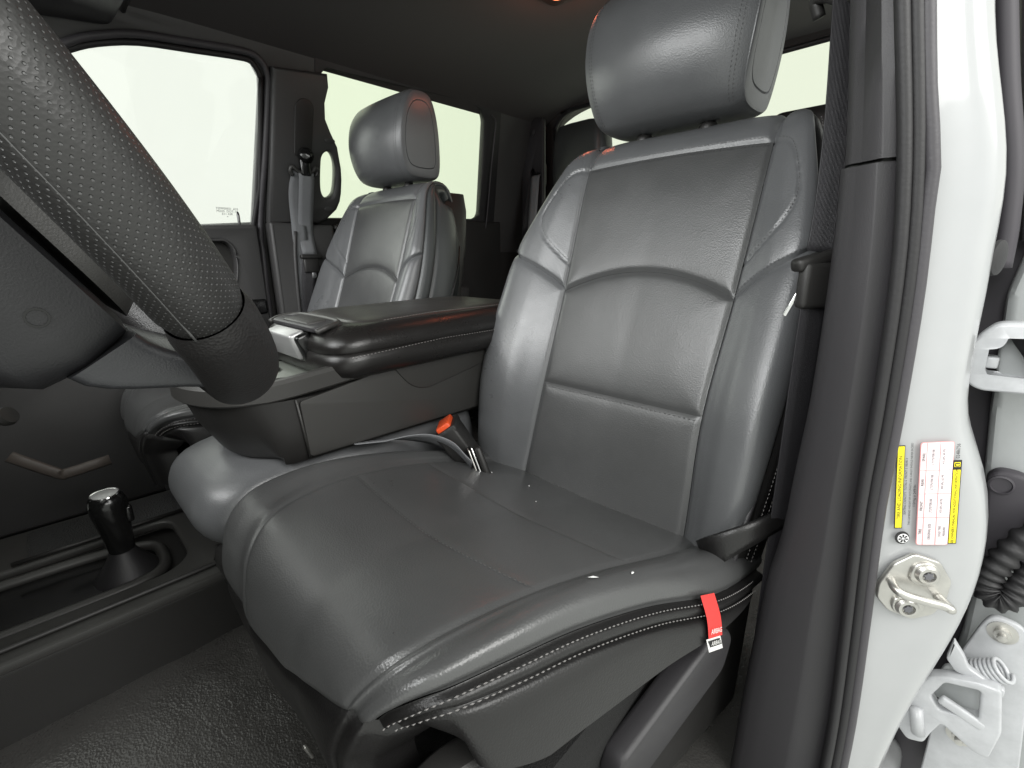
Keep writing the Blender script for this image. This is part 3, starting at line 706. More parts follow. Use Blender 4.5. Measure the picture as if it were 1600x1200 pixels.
# airbag tag folded over the cushion edge
def cs_pt(s_, t_, lift):
    n = (Cpt(s_+.01, t_)-Cpt(s_-.01, t_)).cross(Cpt(s_, t_+.004)-Cpt(s_, t_-.004)).normalized()*-1; return Cpt(s_, t_)+Vector((.42, 0, 0))+n*lift, n
TG = .335*UE
def tag_piece(name, s0, s1, l0, l1, m_, hw_=.0125, n=6):
    V = []; F = []
    for k in range(n+1):
        f = k/n; s_ = s0+(s1-s0)*f
        for sg in (-1, 1): V.append(cs_pt(s_, TG+sg*hw_-.004*f, l0+(l1-l0)*f)[0])
    for k in range(n): F.append((2*k, 2*k+1, 2*k+3, 2*k+2))
    return mo(name, V, F, m_, ds, True)
tag_piece('label_tag', .975, 1.17, .0055, .0065, 'red_tag'); tag_piece('label_tag_end', 1.17, 1.235, .0065, .008, 'white_tag')
tag_piece('tag_block', 1.178, 1.212, .0072, .0077, 'black_print', .0105)
for s_, tx_, sz_ in ((1.135, 'AIRBAG', .0072), (1.195, 'AIRBAG', .0062)):
    p_, n_ = cs_pt(s_, TG-.003, .0080); dn = (cs_pt(s_+.03, TG, 0)[0]-cs_pt(s_-.03, TG, 0)[0]).normalized(); ri = (cs_pt(s_, TG-.01, 0)[0]-cs_pt(s_, TG+.01, 0)[0]).normalized()
    if ri.cross(-dn).dot(n_) < 0: ri = -ri
    text('tag_lettering', tx_, sz_, p_, ri, -dn, 'white_tag', ds, xs=.8)
# scuffs and crumbs on the cushion leather
def crumb(s, t, sz, i):
    p = Cpt(s, t)+Vector((.42, 0, 0)); n = (Cpt(s+.01, t)-Cpt(s-.01, t)).cross(Cpt(s, t+.004)-Cpt(s, t-.004)).normalized()*-1
    a = n.orthogonal().normalized(); b = n.cross(a); bm = bmesh.new(); r = random.Random(i)
    a = a*cos(i)+b*sin(i); b = n.cross(a)
    vs = [bm.verts.new(p+n*.0022+a*sz[0]*cos(k*pi/3)*r.uniform(.6, 1)+b*sz[1]*sin(k*pi/3)*r.uniform(.6, 1)) for k in range(6)]; top = bm.verts.new(p+n*.0034)
    for k in range(6): bm.faces.new((vs[k], vs[(k+1) % 6], top))
    return bmo('crumb', bm, 'scuff', None)
for i, (s_, t_, sz) in enumerate([(.70, .345, (.006, .0016)), (.78, .300, (.004, .0018)), (-.33, .17, (.004, .0012)), (-.18, .15, (.0022, .0018)), (-.05, .20, (.0015, .001))]):
    tag(crumb(s_, t_, sz, i), ['long white crumb on the outer bolster near the rear of the driver cushion', 'shorter white crumb on the outer bolster above the red tag', 'thin white scratch mark on the cushion below the belt tongue', 'round white speck beside the belt tongue on the cushion', 'smallest white speck in the middle of the driver cushion'][i], 'crumb', 'white crumbs on the driver seat')

# ================================================================== CENTRE SEAT AND CONSOLE
cs = thing('centre_seat_cushion', 'grey leather centre seat cushion under the console', 'seat cushion', (0, -.1, .3))
rings = []
for k in range(21):
    z_ = .425+.130*k/20
    yf = hermite([(.425, -.335), (.445, -.382), (.475, -.405), (.505, -.406), (.535, -.388), (.555, -.345)], z_); w = hermite([(.425, .21), (.445, .252), (.475, .270), (.51, .268), (.54, .245), (.555, .205)], z_)
    rings.append([(x-.01, y, z_) for x, y in rrect(0, (yf+.10)/2, w, .10-yf, .075, 12)])
loft('cover', rings, 'leather', cs, ang=75)
bbox('pedestal', (-.01, -.08, .33), (.20, .40, .22), 'plastic_dark', cs, .02)
bbox('latch_cover', (.055, -.355, .395), (.08, .06, .05), 'plastic', cs, .018)

co = thing('centre_console', 'black fold down centre console with padded armrest lid and cup tray', 'console', (0, -.05, .57))
def plan(k=1., inset=0., yn=-.385):
    w = .13*k-inset; yn += inset
    pts = [(w, .13-inset), (w, -.12), (w, -.22), (w*.97, -.285), (w*.80, yn+.042), (w*.45, yn+.010), (0, yn), (-w*.45, yn+.010), (-w*.80, yn+.042), (-w*.97, -.285), (-w, -.22), (-w, -.12), (-w, .13-inset)]
    return [(v.x, v.y) for v in cr([Vector(p) for p in pts], 4)]
def topz(y, base): return base+.012*max(0, min(1, (y+.30)/.12))
rings = [[(x, y*f, z) for x, y in plan(k, 0, yn)] for z, k, yn, f in ((.552, .93, -.325, 1), (.565, .97, -.34, 1), (.61, .99, -.364, 1), (.652, 1., -.378, 1))]
loft('body', rings, 'plastic', co, ang=30)
R2 = [plan(1., -.001), plan(1.0, -.004), plan(1., -.004), plan(1., 0.0), plan(1., .012), plan(1., .018), plan(1., .020)]
Z2 = [.652, .655, .676, .681, .681, .676, .640]
loft('tray_rim', [[(x, y, topz(y, z)) for x, y in r] for r, z in zip(R2, Z2)], 'plastic_grey', co, cap=False, ang=30)
tl_ = [(x, y) for x, y in plan(1., .0205)]
plate('tray_liner', [tl_, ell(.072, -.262, .033, .033), ell(-.045, -.262, .033, .033)], (0, 0, .660), (1, 0, 0), (0, 1, 0), .004, 'tray', co, .0008)
for cx_, cy_ in ((.072, -.262), (-.045, -.262)):
    lathe('cup_holder', [(.033, 0), (.035, .001), (.036, .003), (.033, .004), (.031, .002), (.030, -.05), (.026, -.055), (.001, -.056)], (cx_, cy_, .662), (0, 0, 1), 'plastic', co, 32)
# bin walls under the lid
loft('bin_wall', [[(x, y, z) for x, y in rrect(-.002, .02, w, .36, .03, 5)] for z, w in ((.58, .258), (.64, .262), (.70, .262))], 'plastic_grey', co, ang=30)
plate('side_pocket', [fillet([(-.13, .705), (-.10, .66), (-.075, .632), (-.045, .622), (.10, .648), (.112, .70)], .02)], (.1325, 0, 0), (0, 1, 0), (0, 0, 1), .006, 'plastic_grey', co, .002)
plate('side_panel', [fillet([(-.258, .560), (-.264, .648), (-.16, .664), (-.125, .672), (-.105, .700), (.12, .702), (.138, .56)], .006)], (.1305, 0, 0), (0, 1, 0), (0, 0, 1), .005, 'plastic_grey', co, .0015)
tube('body_seam', [(.1305, -.258, .560), (.1325, -.268, .652)], .0018, 'plastic_grey', co, 6)
# armrest lid
lid = thing('armrest_lid', None, None, (0, 0, 0)); lid.parent = co
LX, LY0, LY1 = .158, -.215, .27
def lring(z, ins, r, ds_=0.): return [(x, y, z+.010*((y-LY0)/.2 if y < LY0+.2 else 1)-.010) for x, y in rrect(-.004, (LY0+LY1)/2, 2*LX-2*ins, LY1-LY0-2*ins, r, 8)]
loft('lid_body', [lring(.680, .026, .05), lring(.675, .014, .055), lring(.681, .003, .06), lring(.694, -.002, .06), lring(.712, -.001, .06), lring(.7155, .003, .06), lring(.719, .001, .06), lring(.733, .004, .06), lring(.745, .015, .06), lring(.752, .030, .06), lring(.7525, .034, .058), lring(.7525, .10, .03)], 'lid_leather', lid, ang=60)
M['lid_top'] = mat('lid_top_leather', (.032, .030, .028), .36, bump=[('v', 600, .0005, .3), ('n', 20, .004, .10)], rvar=.05)
def tring(z, ins, r): return [(x, y, z-.010+.010*min(1, (y-LY0)/.2)) for x, y in rrect(-.004, (LY0+.064+LY1-.036)/2, 2*LX-.072-2*ins, LY1-LY0-.100-2*ins, r, 8)]
loft('lid_top', [tring(.748, 0, .05), tring(.7530, .002, .05), tring(.7552, .007, .048), tring(.7568, .03, .04), tring(.7578, .07, .03)], 'lid_top', lid, ang=60)
q = lring(.7300, .0005, .06); q = q[9:19]+[]
def edge_path(z, ins, y0=-.19, y1=.24):
    return cr([(LX-.004-ins, y0+(y1-y0)*k/20, z-.010*(1-min(1, (y0+(y1-y0)*k/20-LY0)/.2))) for k in range(21)], 2)
ep = edge_path(.7120, -.0014); stitches('stitching', ep, [Vector((1, 0, .3))]*len(ep), 'stitch', lid, pitch=.0062, ln=.0046, wd=.0016)
ep = edge_path(.7534, .0360, -.11); stitches('stitching', ep, [Vector((.2, 0, 1))]*len(ep), 'stitch', lid, pitch=.0062, ln=.0046, wd=.0014)
ep = cr([(LX-.004-.034-.04-.20*k/10, LY0+.0625, .7462) for k in range(11)], 2); stitches('stitching', ep, [Vector((0, -.2, 1))]*len(ep), 'stitch', lid, pitch=.0056, ln=.0042, wd=.0013)
# finger recess and latch at the lid's front
plate('latch_recess', [rrect(-.004, 0, .190, .052, .020)], (0, LY0+.030, .7415), (1, 0, 0), (0, 1, .07), .010, 'plastic_pillar', lid, .004)
tube('recess_moulding', cr([(.092, LY0+.004, .738), (.094, LY0+.022, .7445), (.080, LY0+.046, .7475), (.04, LY0+.053, .7485), (-.05, LY0+.053, .7485), (-.088, LY0+.046, .7475), (-.102, LY0+.022, .7445), (-.100, LY0+.004, .738)], 6), .0045, 'plastic_grey', lid, 10)
bbox('latch', (-.002, LY0-.003, .714), (.104, .026, .044), 'silver', lid, .005, rotm((1, 0, 0), (0, 1, .35)))
bbox('latch_bezel', (-.002, LY0+.005, .708), (.122, .026, .052), 'gloss', lid, .006, rotm((1, 0, 0), (0, 1, .35)))
bbox('latch_plate', (-.002, LY0+.026, .7455), (.100, .034, .008), 'plastic_grey', lid, .003, rotm((1, 0, 0), (0, 1, .10)))

# ---- buckle and loose centre belt
bu = thing('belt_buckle', 'black seat belt buckle with an orange red release button', 'buckle', (.16, 0, .44))
ax_ = Vector((-.42, -.36, .80)).normalized(); sd_ = Vector((.72, -.70, .0)).normalized(); Rb = rotm(sd_, sd_.cross(ax_)*-1); Rb = Matrix((sd_, ax_.cross(sd_), ax_)).transposed()
bc = Vector((.186, -.020, .528))
bbox('housing', bc, (.060, .038, .074), 'plastic', bu, .006, Rb, taper=(2, 1.08, 1.1))
bbox('stalk', bc-ax_*.060+Vector((.004, .004, 0)), (.034, .016, .07), 'plastic', bu, .004, Rb)
bbox('release_button', bc+ax_*.036, (.048, .027, .018), 'red_btn', bu, .003, Rb)
bbox('collar', bc+ax_*.031, (.063, .043, .012), 'plastic', bu, .003, Rb)
cb = thing('centre_seat_belt', 'loose grey lap belt with a black metal edged tongue lying on the driver cushion', 'seat belt', (.2, -.05, .5))
tax = Vector((.38, .10, -.92)).normalized(); tw = Vector((.80, -.55, .26)); tw = (tw-tax*tw.dot(tax)).normalized(); tnn = tax.cross(tw)
Rt = Matrix((tw, tnn, tax)).transposed(); tcn = Vector((.252, -.022, .510))
bbox('tongue_body', tcn, (.034, .012, .058), 'plastic', cb, .005, Rt)
bbox('tongue_plate', tcn+tnn*.0095, (.030, .003, .062), 'chrome', cb, .001, Rt)
bbox('tongue_plate', tcn+tnn*.0150, (.026, .0025, .058), 'steel', cb, .0008, Rt)
bbox('adjuster_bar', tcn+tnn*.024+tax*.018, (.030, .006, .007), 'chrome', cb, .002, Rt)
bbox('adjuster_bar', tcn+tnn*.033+tax*.016, (.030, .005, .006), 'chrome', cb, .002, Rt)
bbox('adjuster_block', tcn+tnn*.025+tax*.010, (.028, .018, .016), 'plastic', cb, .003, Rt)
strap('webbing', cr([(.120, -.185, .556), (.135, -.140, .552), (.152, -.100, .549), (.178, -.068, .543), (.208, -.045, .527), tcn+tnn*.018], 8),
      [tuple(Vector((.75, -.45, .25)).lerp(Vector((.1, -.5, .85)), min(1, max(0, (k-8)/26)))) for k in range(41)], .046, 'web_grey', cb)
# ================================================================== STEERING WHEEL
wc = Vector((.37, -.505, .92)); tt = radians(32); wu = Vector((1, 0, 0)); wv = Vector((0, sin(tt), -cos(tt))); ww = Vector((0, -cos(tt), -sin(tt)))
sw = thing('steering_wheel', 'black steering wheel with perforated leather rim close to the camera', 'steering wheel', tuple(wc))
def wl_(u, v, w): return wc+wu*u+wv*v+ww*w
def rimpt(a, R_=.19): return wl_(R_*cos(a), R_*sin(a), 0)
def rim_seg(name, a0, a1, r0, material, n=70, seg=40, th=None):
    V = []; F = []; UV = []
    for i in range(n+1):
        a = radians(a0+(a1-a0)*i/n); c = rimpt(a); er = wu*cos(a)+wv*sin(a)
        e = 1.0
        if th: e = th(a0+(a1-a0)*i/n)
        k_end = min(i, n-i); 
        rr_ = r0*e*(1-.10*exp(-(k_end/1.3)**2))
        for k in range(seg+1):
            b = 2*pi*k/seg; V.append(c+er*cos(b)*rr_*.92+ww*sin(b)*rr_*1.06); UV.append((.19*a, b/(2*pi)*33*.0037))
    for i in range(n):
        for k in range(seg): q_ = i*(seg+1)+k; F.append((q_, q_+1, q_+seg+2, q_+seg+1))
    return mo(name, V, F, material, sw, True, UV)
grip = rim_seg('grip', -110, 37, .0195, 'rim', 110)
rim_seg('grip', 143, 250, .0190, 'rim', 70)
M['rim_smooth'] = mat('smooth_rim_leather', (.016, .015, .015), .46, bump=[('v', 600, .0007, .4)], rvar=.05)
rim_seg('lower_rim', 37, 143, .0205, 'rim_smooth', 70, th=lambda a: 1+.10*exp(-((a-62)/18)**2))
# seam line along the grip
pth = [rimpt(radians(-60+97*k/60))+(wu*cos(radians(-60+97*k/60))+wv*sin(radians(-60+97*k/60)))*.0172*cos(.75)+ww*.0205*sin(.75) for k in range(61)]
tube('grip_seam', pth, .0006, 'dark_stitch', sw, 6)
def wring(w, hu, hv, cu_, cv_, r): return [wl_(x, y, w) for x, y in rrect(cu_, cv_, 2*hu, 2*hv, r, 6)]
M['hub'] = mat('hub_plastic', (.013, .013, .0145), .46, bump=PG, rvar=.05)
loft('hub_back_cover', [wring(.0265, .086, .106, 0, .004, .02), wring(.029, .090, .112, 0, .004, .022), wring(.055, .091, .117, 0, .004, .024), wring(.078, .089, .115, 0, .003, .026), wring(.092, .080, .106, 0, .0, .03), wring(.098, .066, .090, 0, -.003, .03)], 'hub', sw)
loft('airbag_cover', [wring(.022, .086, .112, 0, .0, .04), wring(.0, .082, .105, 0, -.004, .04), wring(-.014, .066, .085, 0, -.008, .04)], 'plastic_grey', sw)
lathe('screw_recess', [(.0050, .0), (.0050, .0010), (.0040, .0010), (.0036, -.002), (.001, -.002)], wl_(.0905, .086, .052), (1, .0, .0), 'gloss', sw, 16)
# lower spokes and side spokes
def spoke(v0, v1, u0a, u0b, u1a, u1b, w0, w1, name='spoke', material='hub', cuv=None, hh=.030):
    rings = []
    for k in range(9):
        f = k/8; g = f*f*(3-2*f); v = v0+(v1-v0)*f; a = u0a+(u1a-u0a)*g; b = u0b+(u1b-u0b)*g; w_ = w0+(w1-w0)*g; h = hh-(hh-.018)*g
        if cuv == 'side': rings.append([wl_(v, y, w_+x) for x, y in rrect(0, (a+b)/2, h, b-a, .008, 4)])
        else: rings.append([wl_(x, v, w_+y) for x, y in rrect((a+b)/2, 0, b-a, h, .008, 4)])
    return loft(name, rings, material, sw)
M['spoke'] = mat('spoke_plastic', (.030, .031, .034), .40, bump=PG, rvar=.05)
spoke(.118, .180, -.080, .086, -.088, .092, .046, .006, material='spoke', hh=.040)
spoke(.075, .180, -.035, .020, -.030, .030, .010, .0, 'side_spoke', 'hub', 'side')
spoke(-.075, -.180, -.035, .020, -.030, .030, .010, .0, 'side_spoke', 'hub', 'side')
scl = thing('steering_column', 'black steering column shroud ahead of the steering wheel', 'steering column', tuple(wl_(0, .02, .10)))
loft('shroud', [wring(.100, .062, .075, 0, .01, .03), wring(.16, .075, .085, 0, .01, .03), wring(.40, .085, .10, 0, .02, .03)], 'plastic', scl)

# ================================================================== FLOOR CONSOLE, SHIFTER, DASH
fc = thing('floor_console', 'black low floor console beside the driver footwell', 'console', (-.2, -.6, .17))
plate('top', [fillet([(-.46, -1.15), (-.035, -1.15), (-.035, -.345), (-.075, -.325), (-.46, -.325)], .02), fillet([(-.31, -.72), (-.105, -.72), (-.105, -.43), (-.14, -.395), (-.31, -.395)], .04)], (0, 0, .322), (1, 0, 0), (0, 1, 0), .018, 'plastic_grey', fc, .006)
plate('side_wall', [fillet([(-1.15, .14), (-.33, .14), (-.335, .318), (-1.15, .318)], .01)], (-.045, 0, 0), (0, 1, 0), (0, 0, 1), .016, 'plastic', fc, .004)
plate('side_wall', [fillet([(-.46, .14), (-.04, .14), (-.04, .318), (-.46, .318)], .01)], (0, -.335, 0), (1, 0, 0), (0, 0, 1), .016, 'plastic', fc, .004)
tube('edge_bead', cr([(-.065, -1.1, .334), (-.065, -.40, .334), (-.080, -.365, .334), (-.12, -.352, .334)], 6), .0045, 'plastic', fc, 8)
plate('tray_floor', [[(-.33, -.74), (-.09, -.74), (-.09, -.38), (-.33, -.38)]], (0, 0, .298), (1, 0, 0), (0, 1, 0), .01, 'plastic', fc, .001)
bz = cr([(-.290, -.69, .312), (-.215, -.715, .312), (-.145, -.69, .312), (-.135, -.60, .312), (-.135, -.48, .312), (-.155, -.435, .312), (-.205, -.425, .312), (-.255, -.435, .312), (-.285, -.50, .312), (-.295, -.60, .312)], 6, True)
tube('shift_bezel', bz, .010, 'plastic_grey', fc, 10, True)
plate('shift_gate', [[(v.x, v.y) for v in bz]], (0, 0, .305), (1, 0, 0), (0, 1, 0), .006, 'gloss', fc, .001)
plate('rubber_mat', [fillet([(-.44, -.60), (-.325, -.60), (-.325, -.36), (-.44, -.36)], .012)], (0, 0, .333), (1, 0, 0), (0, 1, 0), .004, 'mat_rubber', fc, .001)
tube('mat_edge', cr([(-.318, -.62, .336), (-.318, -.36, .336)], 3), .004, 'plastic', fc, 8)
sf = thing('gear_lever', 'black transfer case lever with a chrome ringed knob', 'lever', (-.20, -.50, .305))
lathe('boot', [(.050, 0), (.044, .012), (.032, .030), (.022, .046), (.018, .056)], (-.19, -.478, .304), (.05, -.02, 1), 'rubber', sf, 24)
la = Vector((.06, -.04, 1)).normalized(); lb = Vector((-.19, -.478, .342))
lathe('knob', [(.016, 0), (.0185, .02), (.0205, .045), (.0235, .075), (.0265, .098), (.0265, .112), (.0235, .122), (.020, .126), (.001, .127)], lb, la, 'gloss', sf, 32)
lathe('chrome_ring', [(.0185, .1255), (.0200, .1255), (.0205, .1275), (.0195, .1290), (.0180, .1285)], lb, la, 'chrome', sf, 32)
lathe('cap', [(.0180, .126), (.0175, .1285), (.010, .1295), (.001, .1297)], lb, la, 'silver', sf, 28)
bbox('trigger', lb+la*.085+Vector((.010, .022, 0)), (.012, .012, .03), 'gloss', sf, .004)

da = thing('dashboard', 'dark underside of the dashboard behind the steering wheel', 'dashboard', (-.1, -.9, .5))
bbox('upper_body', (0, -1.05, .82), (1.5, .42, .34), 'plastic_dark', da, .06)
bbox('lower_panel', (-.05, -.95, .56), (1.4, .22, .22), 'plastic_dark', da, .05)
bbox('centre_stack', (-.12, -.86, .47), (.30, .22, .30), 'plastic_dark', da, .03)
bbox('glove_box', (-.52, -.86, .60), (.44, .20, .22), 'plastic_dark', da, .03)
bbox('firewall', (0, -1.2, .5), (1.6, .05, .8), 'carpet', da, .01)
tube('footwell_edge', cr([(-.56, -.60, .46), (-.55, -.540, .405), (-.545, -.525, .400), (-.545, -.45, .408)], 3), .005, 'tan', fc, 8, ry=.012)
lathe('knob', [(.014, 0), (.016, .006), (.014, .014), (.001, .016)], (-.30, -.575, .60), (.4, .5, .3), 'plastic_grey', da, 20)

# sun visor
sv = thing('sun_visor', 'dark sun visor folded against the headliner above the passenger window', 'sun visor', (-.6, -.3, 1.36))
plate('visor_panel', [fillet([(-.685, -.52), (-.685, -.262), (-.30, -.245), (-.30, -.52)], .03)], (0, 0, 1.392), (1, 0, 0), (0, 1, .12), .022, 'plastic_pillar', sv, .009)
tube('visor_rod', [(-.67, -.235, 1.385), (-.32, -.235, 1.39)], .006, 'plastic', sv, 8)

# reading lamp with a warm red glow
dl = thing('dome_lamp', 'red glowing ceiling lamp beside the driver headrest', 'lamp', (-.03, .50, 1.45))
plate('bezel', [rrect(-.03, .50, .12, .14, .03)], (0, 0, 1.462), (1, 0, 0), (0, 1, 0), .014, 'plastic', dl, .004)
lm = bpy.data.materials.new('red_lens'); lm.use_nodes = True
bs = lm.node_tree.nodes['Principled BSDF']; bs.inputs['Base Color'].default_value = (.6, .08, .04, 1); bs.inputs['Emission Color'].default_value = (1, .22, .10, 1); bs.inputs['Emission Strength'].default_value = 4
M['lens'] = lm
plate('lens', [rrect(-.03, .50, .06, .08, .02)], (0, 0, 1.453), (1, 0, 0), (0, 1, 0), .006, 'lens', dl, .002)
pl = bpy.data.lights.new('dome_lamp_light', 'POINT'); pl.energy = .6; pl.color = (1, .25, .12); pl.shadow_soft_size = .03
plo = bpy.data.objects.new('dome_lamp_light', pl); COL.objects.link(plo); plo.location = (-.02, .50, 1.435)

# ================================================================== DRIVER SIDE PILLAR AND JAMB
ZL = [.10, .20, .327, .466, .54, .61, .70, .83, .92, 1.03, 1.15, 1.30, 1.5]
TL = [.676, .677, .679, .684, .692, .694, .697, .695, .690, .677, .660, .633, .60]
WL_ = [.790, .787, .784, .776, .771, .767, .765, .759, .749, .730, .709, .682, .65]
JR = [.815, .818, .828, .850, .853, .843, .812, .803, .796, .768, .747, .72, .685]
def at(tab, z): return hermite(list(zip(ZL, tab)), z)
def sweep(name, zs, prof, material, parent):
    rings = [[Vector((x, y, z)) for x, y in prof(z)] for z in zs]
    return loft(name, rings, material, parent, closed=False, ang=50)
def zr(a, b, n): return [a+(b-a)*k/n for k in range(n+1)]
def tprof(z):
    t, w = at(TL, z), at(WL_, z)
    f = w-.012-t; dw = (w-.77)*.58
    return [(t-.022, .28), (t-.012, .16), (t-.004, .075), (t-.002, .054), (t+.001, .045), (t+.006, .040), (t+.012, .038), (t+.30*f, .0365), (t+.60*f, .0350+dw*.6), (t+.64*f, .0352+dw*.6), (t+.70*f, .0375+dw*.7), (t+.94*f, .043+dw), (w-.012, .046+dw), (w-.009, .055+dw), (w-.007, .08+dw)]
dp = thing('driver_pillar_trim', 'charcoal driver side pillar trim in two pieces beside the white jamb', 'pillar trim', (.74, .05, .1))
sweep('lower_trim', zr(.10, .9225, 30), tprof, 'plastic_pillar', dp)
sweep('upper_trim', zr(.925, 1.5, 20), lambda z: [(x+(.004 if True else 0), y-.004) for x, y in tprof(z)], 'plastic_pillar', dp)
sweep('joint_filler', [.912, .918, .924, .930, .936], lambda z: [(x+.003, y+.004) for x, y in tprof(z)], 'black_leather', dp)
ws = thing('door_weatherstrip', 'black rubber weatherstrip running up the edge of the white jamb', 'weatherstrip', (.78, .05, .1))
zz = zr(.08, 1.5, 46)
tube('bulb', [(at(WL_, z)-.011, .034+(at(WL_, z)-.77)*.58, z) for z in zz], .0052, 'rubber', ws, 12, up=(0, 1, 0))
tube('groove', [(at(WL_, z)-.0035, .042+(at(WL_, z)-.77)*.58, z) for z in zz], .0058, 'rubber', ws, 10, up=(0, 1, 0))
tube('lip', [(at(WL_, z)+.003+.003*exp(-((z-.92)/.03)**2), .046+(at(WL_, z)-.77)*.58, z) for z in zz], .0056, 'rubber_grey', ws, 12, up=(0, 1, 0))
def py_(x): return .056+(x-.77)*.58
def jprof(z):
    w, j = at(WL_, z), at(JR, z); L_ = j-w
    return [(v.x, v.y) for v in cr([Vector(p) for p in [(w-.008, py_(w)+.03), (w-.004, py_(w)+.006), (w+.001, py_(w)+.001), (w+L_*.3, py_(w+L_*.3)), (w+L_*.6, py_(w+L_*.6)), (w+L_*.88, py_(w+L_*.88)), (j, py_(j)+.006), (j+.003, py_(j)+.025), (j+.003, py_(j)+.06), (j, .20)]], 5)]
jb = thing('door_jamb', 'white painted door jamb of the truck body beside the pillar trim', 'door jamb', (.81, .08, .1))
sweep('jamb_panel', zr(.08, 1.5, 70), jprof, 'white', jb)
lathe('plug', [(.016, 0), (.0155, .003), (.010, .0045), (.001, .005)], (.8075, .118, .842), (1, -.35, 0), 'rubber', jb, 24)
lathe('hole_plug', [(.0035, 0), (.0035, .001), (.001, .0014)], (.806, .10, .475), (.5, -.86, 0), 'white_grey', jb, 12)

# ---- jamb frame (surface direction of the striker face)
JU = Vector((.86, .5, 0)).normalized(); JN = Vector((.5, -.86, 0)).normalized(); JZ = Vector((0, 0, 1))
def jp(x, z, off=.0): return Vector((x, .056+(x-.77)*.5814, z))+JN*off
# striker
st = thing('door_striker', 'steel door striker loop bolted to the white jamb below the sticker', 'striker', tuple(jp(.805, .515)))
cx_, cz_ = .806, .516; O = jp(cx_, cz_, .008)
tilt = radians(-8); su = JU*cos(tilt)+JZ*sin(tilt); sv_ = -JU*sin(tilt)+JZ*cos(tilt)
plate('base_plate', [fillet([(-.031, -.006), (-.026, .020), (-.012, .037), (.012, .034), (.028, .016), (.031, -.006), (.026, -.026), (.010, -.038), (-.014, -.034), (-.028, -.022)], .004)], O-JN*.002, su, sv_, .006, 'steel', st, .002)
plate('raised_boss', [fillet([(-.010, .006), (-.012, .026), (.0, .034), (.014, .028), (.016, .006)], .008)], O+JN*.002, su, sv_, .005, 'steel', st, .002)
plate('raised_boss', [fillet([(-.014, -.030), (-.016, -.014), (.014, -.012), (.014, -.028), (.0, -.036)], .008)], O+JN*.002, su, sv_, .005, 'steel', st, .002)
lp = cr([O+su*-.022+sv_*.002+JN*.0, O+su*-.024+sv_*.001+JN*.012, O+su*-.018+sv_*-.001+JN*.017, O+JN*.018-sv_*.002, O+su*.018-sv_*.003+JN*.017, O+su*.024-sv_*.004+JN*.018, O+su*.022-sv_*.004], 6)
tube('loop', lp, .0042, 'steel', st, 12, up=tuple(sv_))
for dv, du in ((.020, .002), (-.022, -.002)):
    c_ = O+sv_*dv+su*du+JN*.004
    bt = lathe('bolt', [(.0105, 0), (.0105, .002), (.0085, .0045), (.006, .0050), (.0052, .0022), (.001, .0022)], c_, JN, 'steel', st, 22)
    star = [((.0048 if k % 2 == 0 else .0030)*cos(k*pi/6), (.0048 if k % 2 == 0 else .0030)*sin(k*pi/6)) for k in range(12)]
    plate('drive_recess', [star], c_+JN*.0040, su, sv_, .0016, 'grey_print', bt, .0002)
# ---- tyre and loading label
lb_ = thing('tyre_label', 'tyre and loading information sticker with yellow bars on the white jamb', 'sticker', tuple(jp(.80, .62)))
# local axes: reading direction runs upwards (lu), text tops point to the left (lv)
lean = Vector((-.011, -.0064, .09)).normalized()
lu = (JZ*.985-JU*.150).normalized(); lv = (-JU-JZ*.10).normalized(); lv = (lv-lu*lv.dot(lu)).normalized(); LO = jp(.7985, .6195, .0038)
def lp2(a, b, k=0): return LO+lu*a+lv*b+lu.cross(lv)*0+JN*(.0003*k)
if lu.cross(lv).dot(JN) < 0: pass
def lab(name, loop, k, material): return plate(name, [loop], lp2(0, 0, k), lu, lv, .0002, material, lb_, .00005)
lab('yellow_bar_border', rrect(.007, .0215, .090, .0068, .0003), 1, 'black_print'); lab('yellow_bar', rrect(.007, .0215, .0880, .0054, .0002), 2, 'yellow')
lab('yellow_bar_border', rrect(-.0105, -.0240, .090, .0072, .0003), 1, 'black_print'); lab('yellow_bar', rrect(-.0150, -.0240, .0790, .0056, .0002), 2, 'yellow')
text('lettering', 'TIRE AND LOADING INFORMATION', .0042, lp2(.007, .0215, 3), lu, lv, 'black_print', lb_)
text('lettering', "SEE OWNER'S MANUAL FOR ADDITIONAL INFORMATION", .0031, lp2(-.0145, -.0240, 3), lu, lv, 'black_print', lb_)
lab('manual_icon', rrect(.0300, -.0240, .0048, .0048, .0006), 2, 'yellow'); lab('manual_icon', rrect(.0300, -.0240, .0036, .0036, .0004), 3, 'black_print'); lab('manual_icon', rrect(.0300, -.0240, .0016, .0026, .0002), 4, 'yellow')
text('lettering', '02486736', .0042, lp2(.0440, -.0240, 3), lu, lv, 'black_print', lb_, xs=.9)
text('lettering', 'SEATING CAPACITY  TOTAL 6  FRONT 3  REAR 3', .0028, lp2(.008, .0165, 2), lu, lv, 'black_print', lb_)
text('lettering', 'THE COMBINED WEIGHT OF OCCUPANTS AND CARGO SHOULD NEVER EXCEED', .0024, lp2(.010, .0125, 2), lu, lv, 'black_print', lb_)
text('lettering', '1124 kg or 2478 lbs', .0030, lp2(-.002, .0090, 2), lu, lv, 'black_print', lb_)
lab('table_border', rrect(-.0015, -.0075, .111, .0268, .003), 1, 'red_print'); lab('table_paper', rrect(-.0015, -.0075, .1098, .0256, .0026), 2, 'pink')
for b_ in (.0006, -.0100): lab('table_rule', rrect(-.0015, b_, .1096, .0005, .0001), 3, 'red_print')
for a_ in (.0250, .0000, -.0260): lab('table_rule', rrect(a_, -.0075, .0005, .0250, .0001), 3, 'red_print')
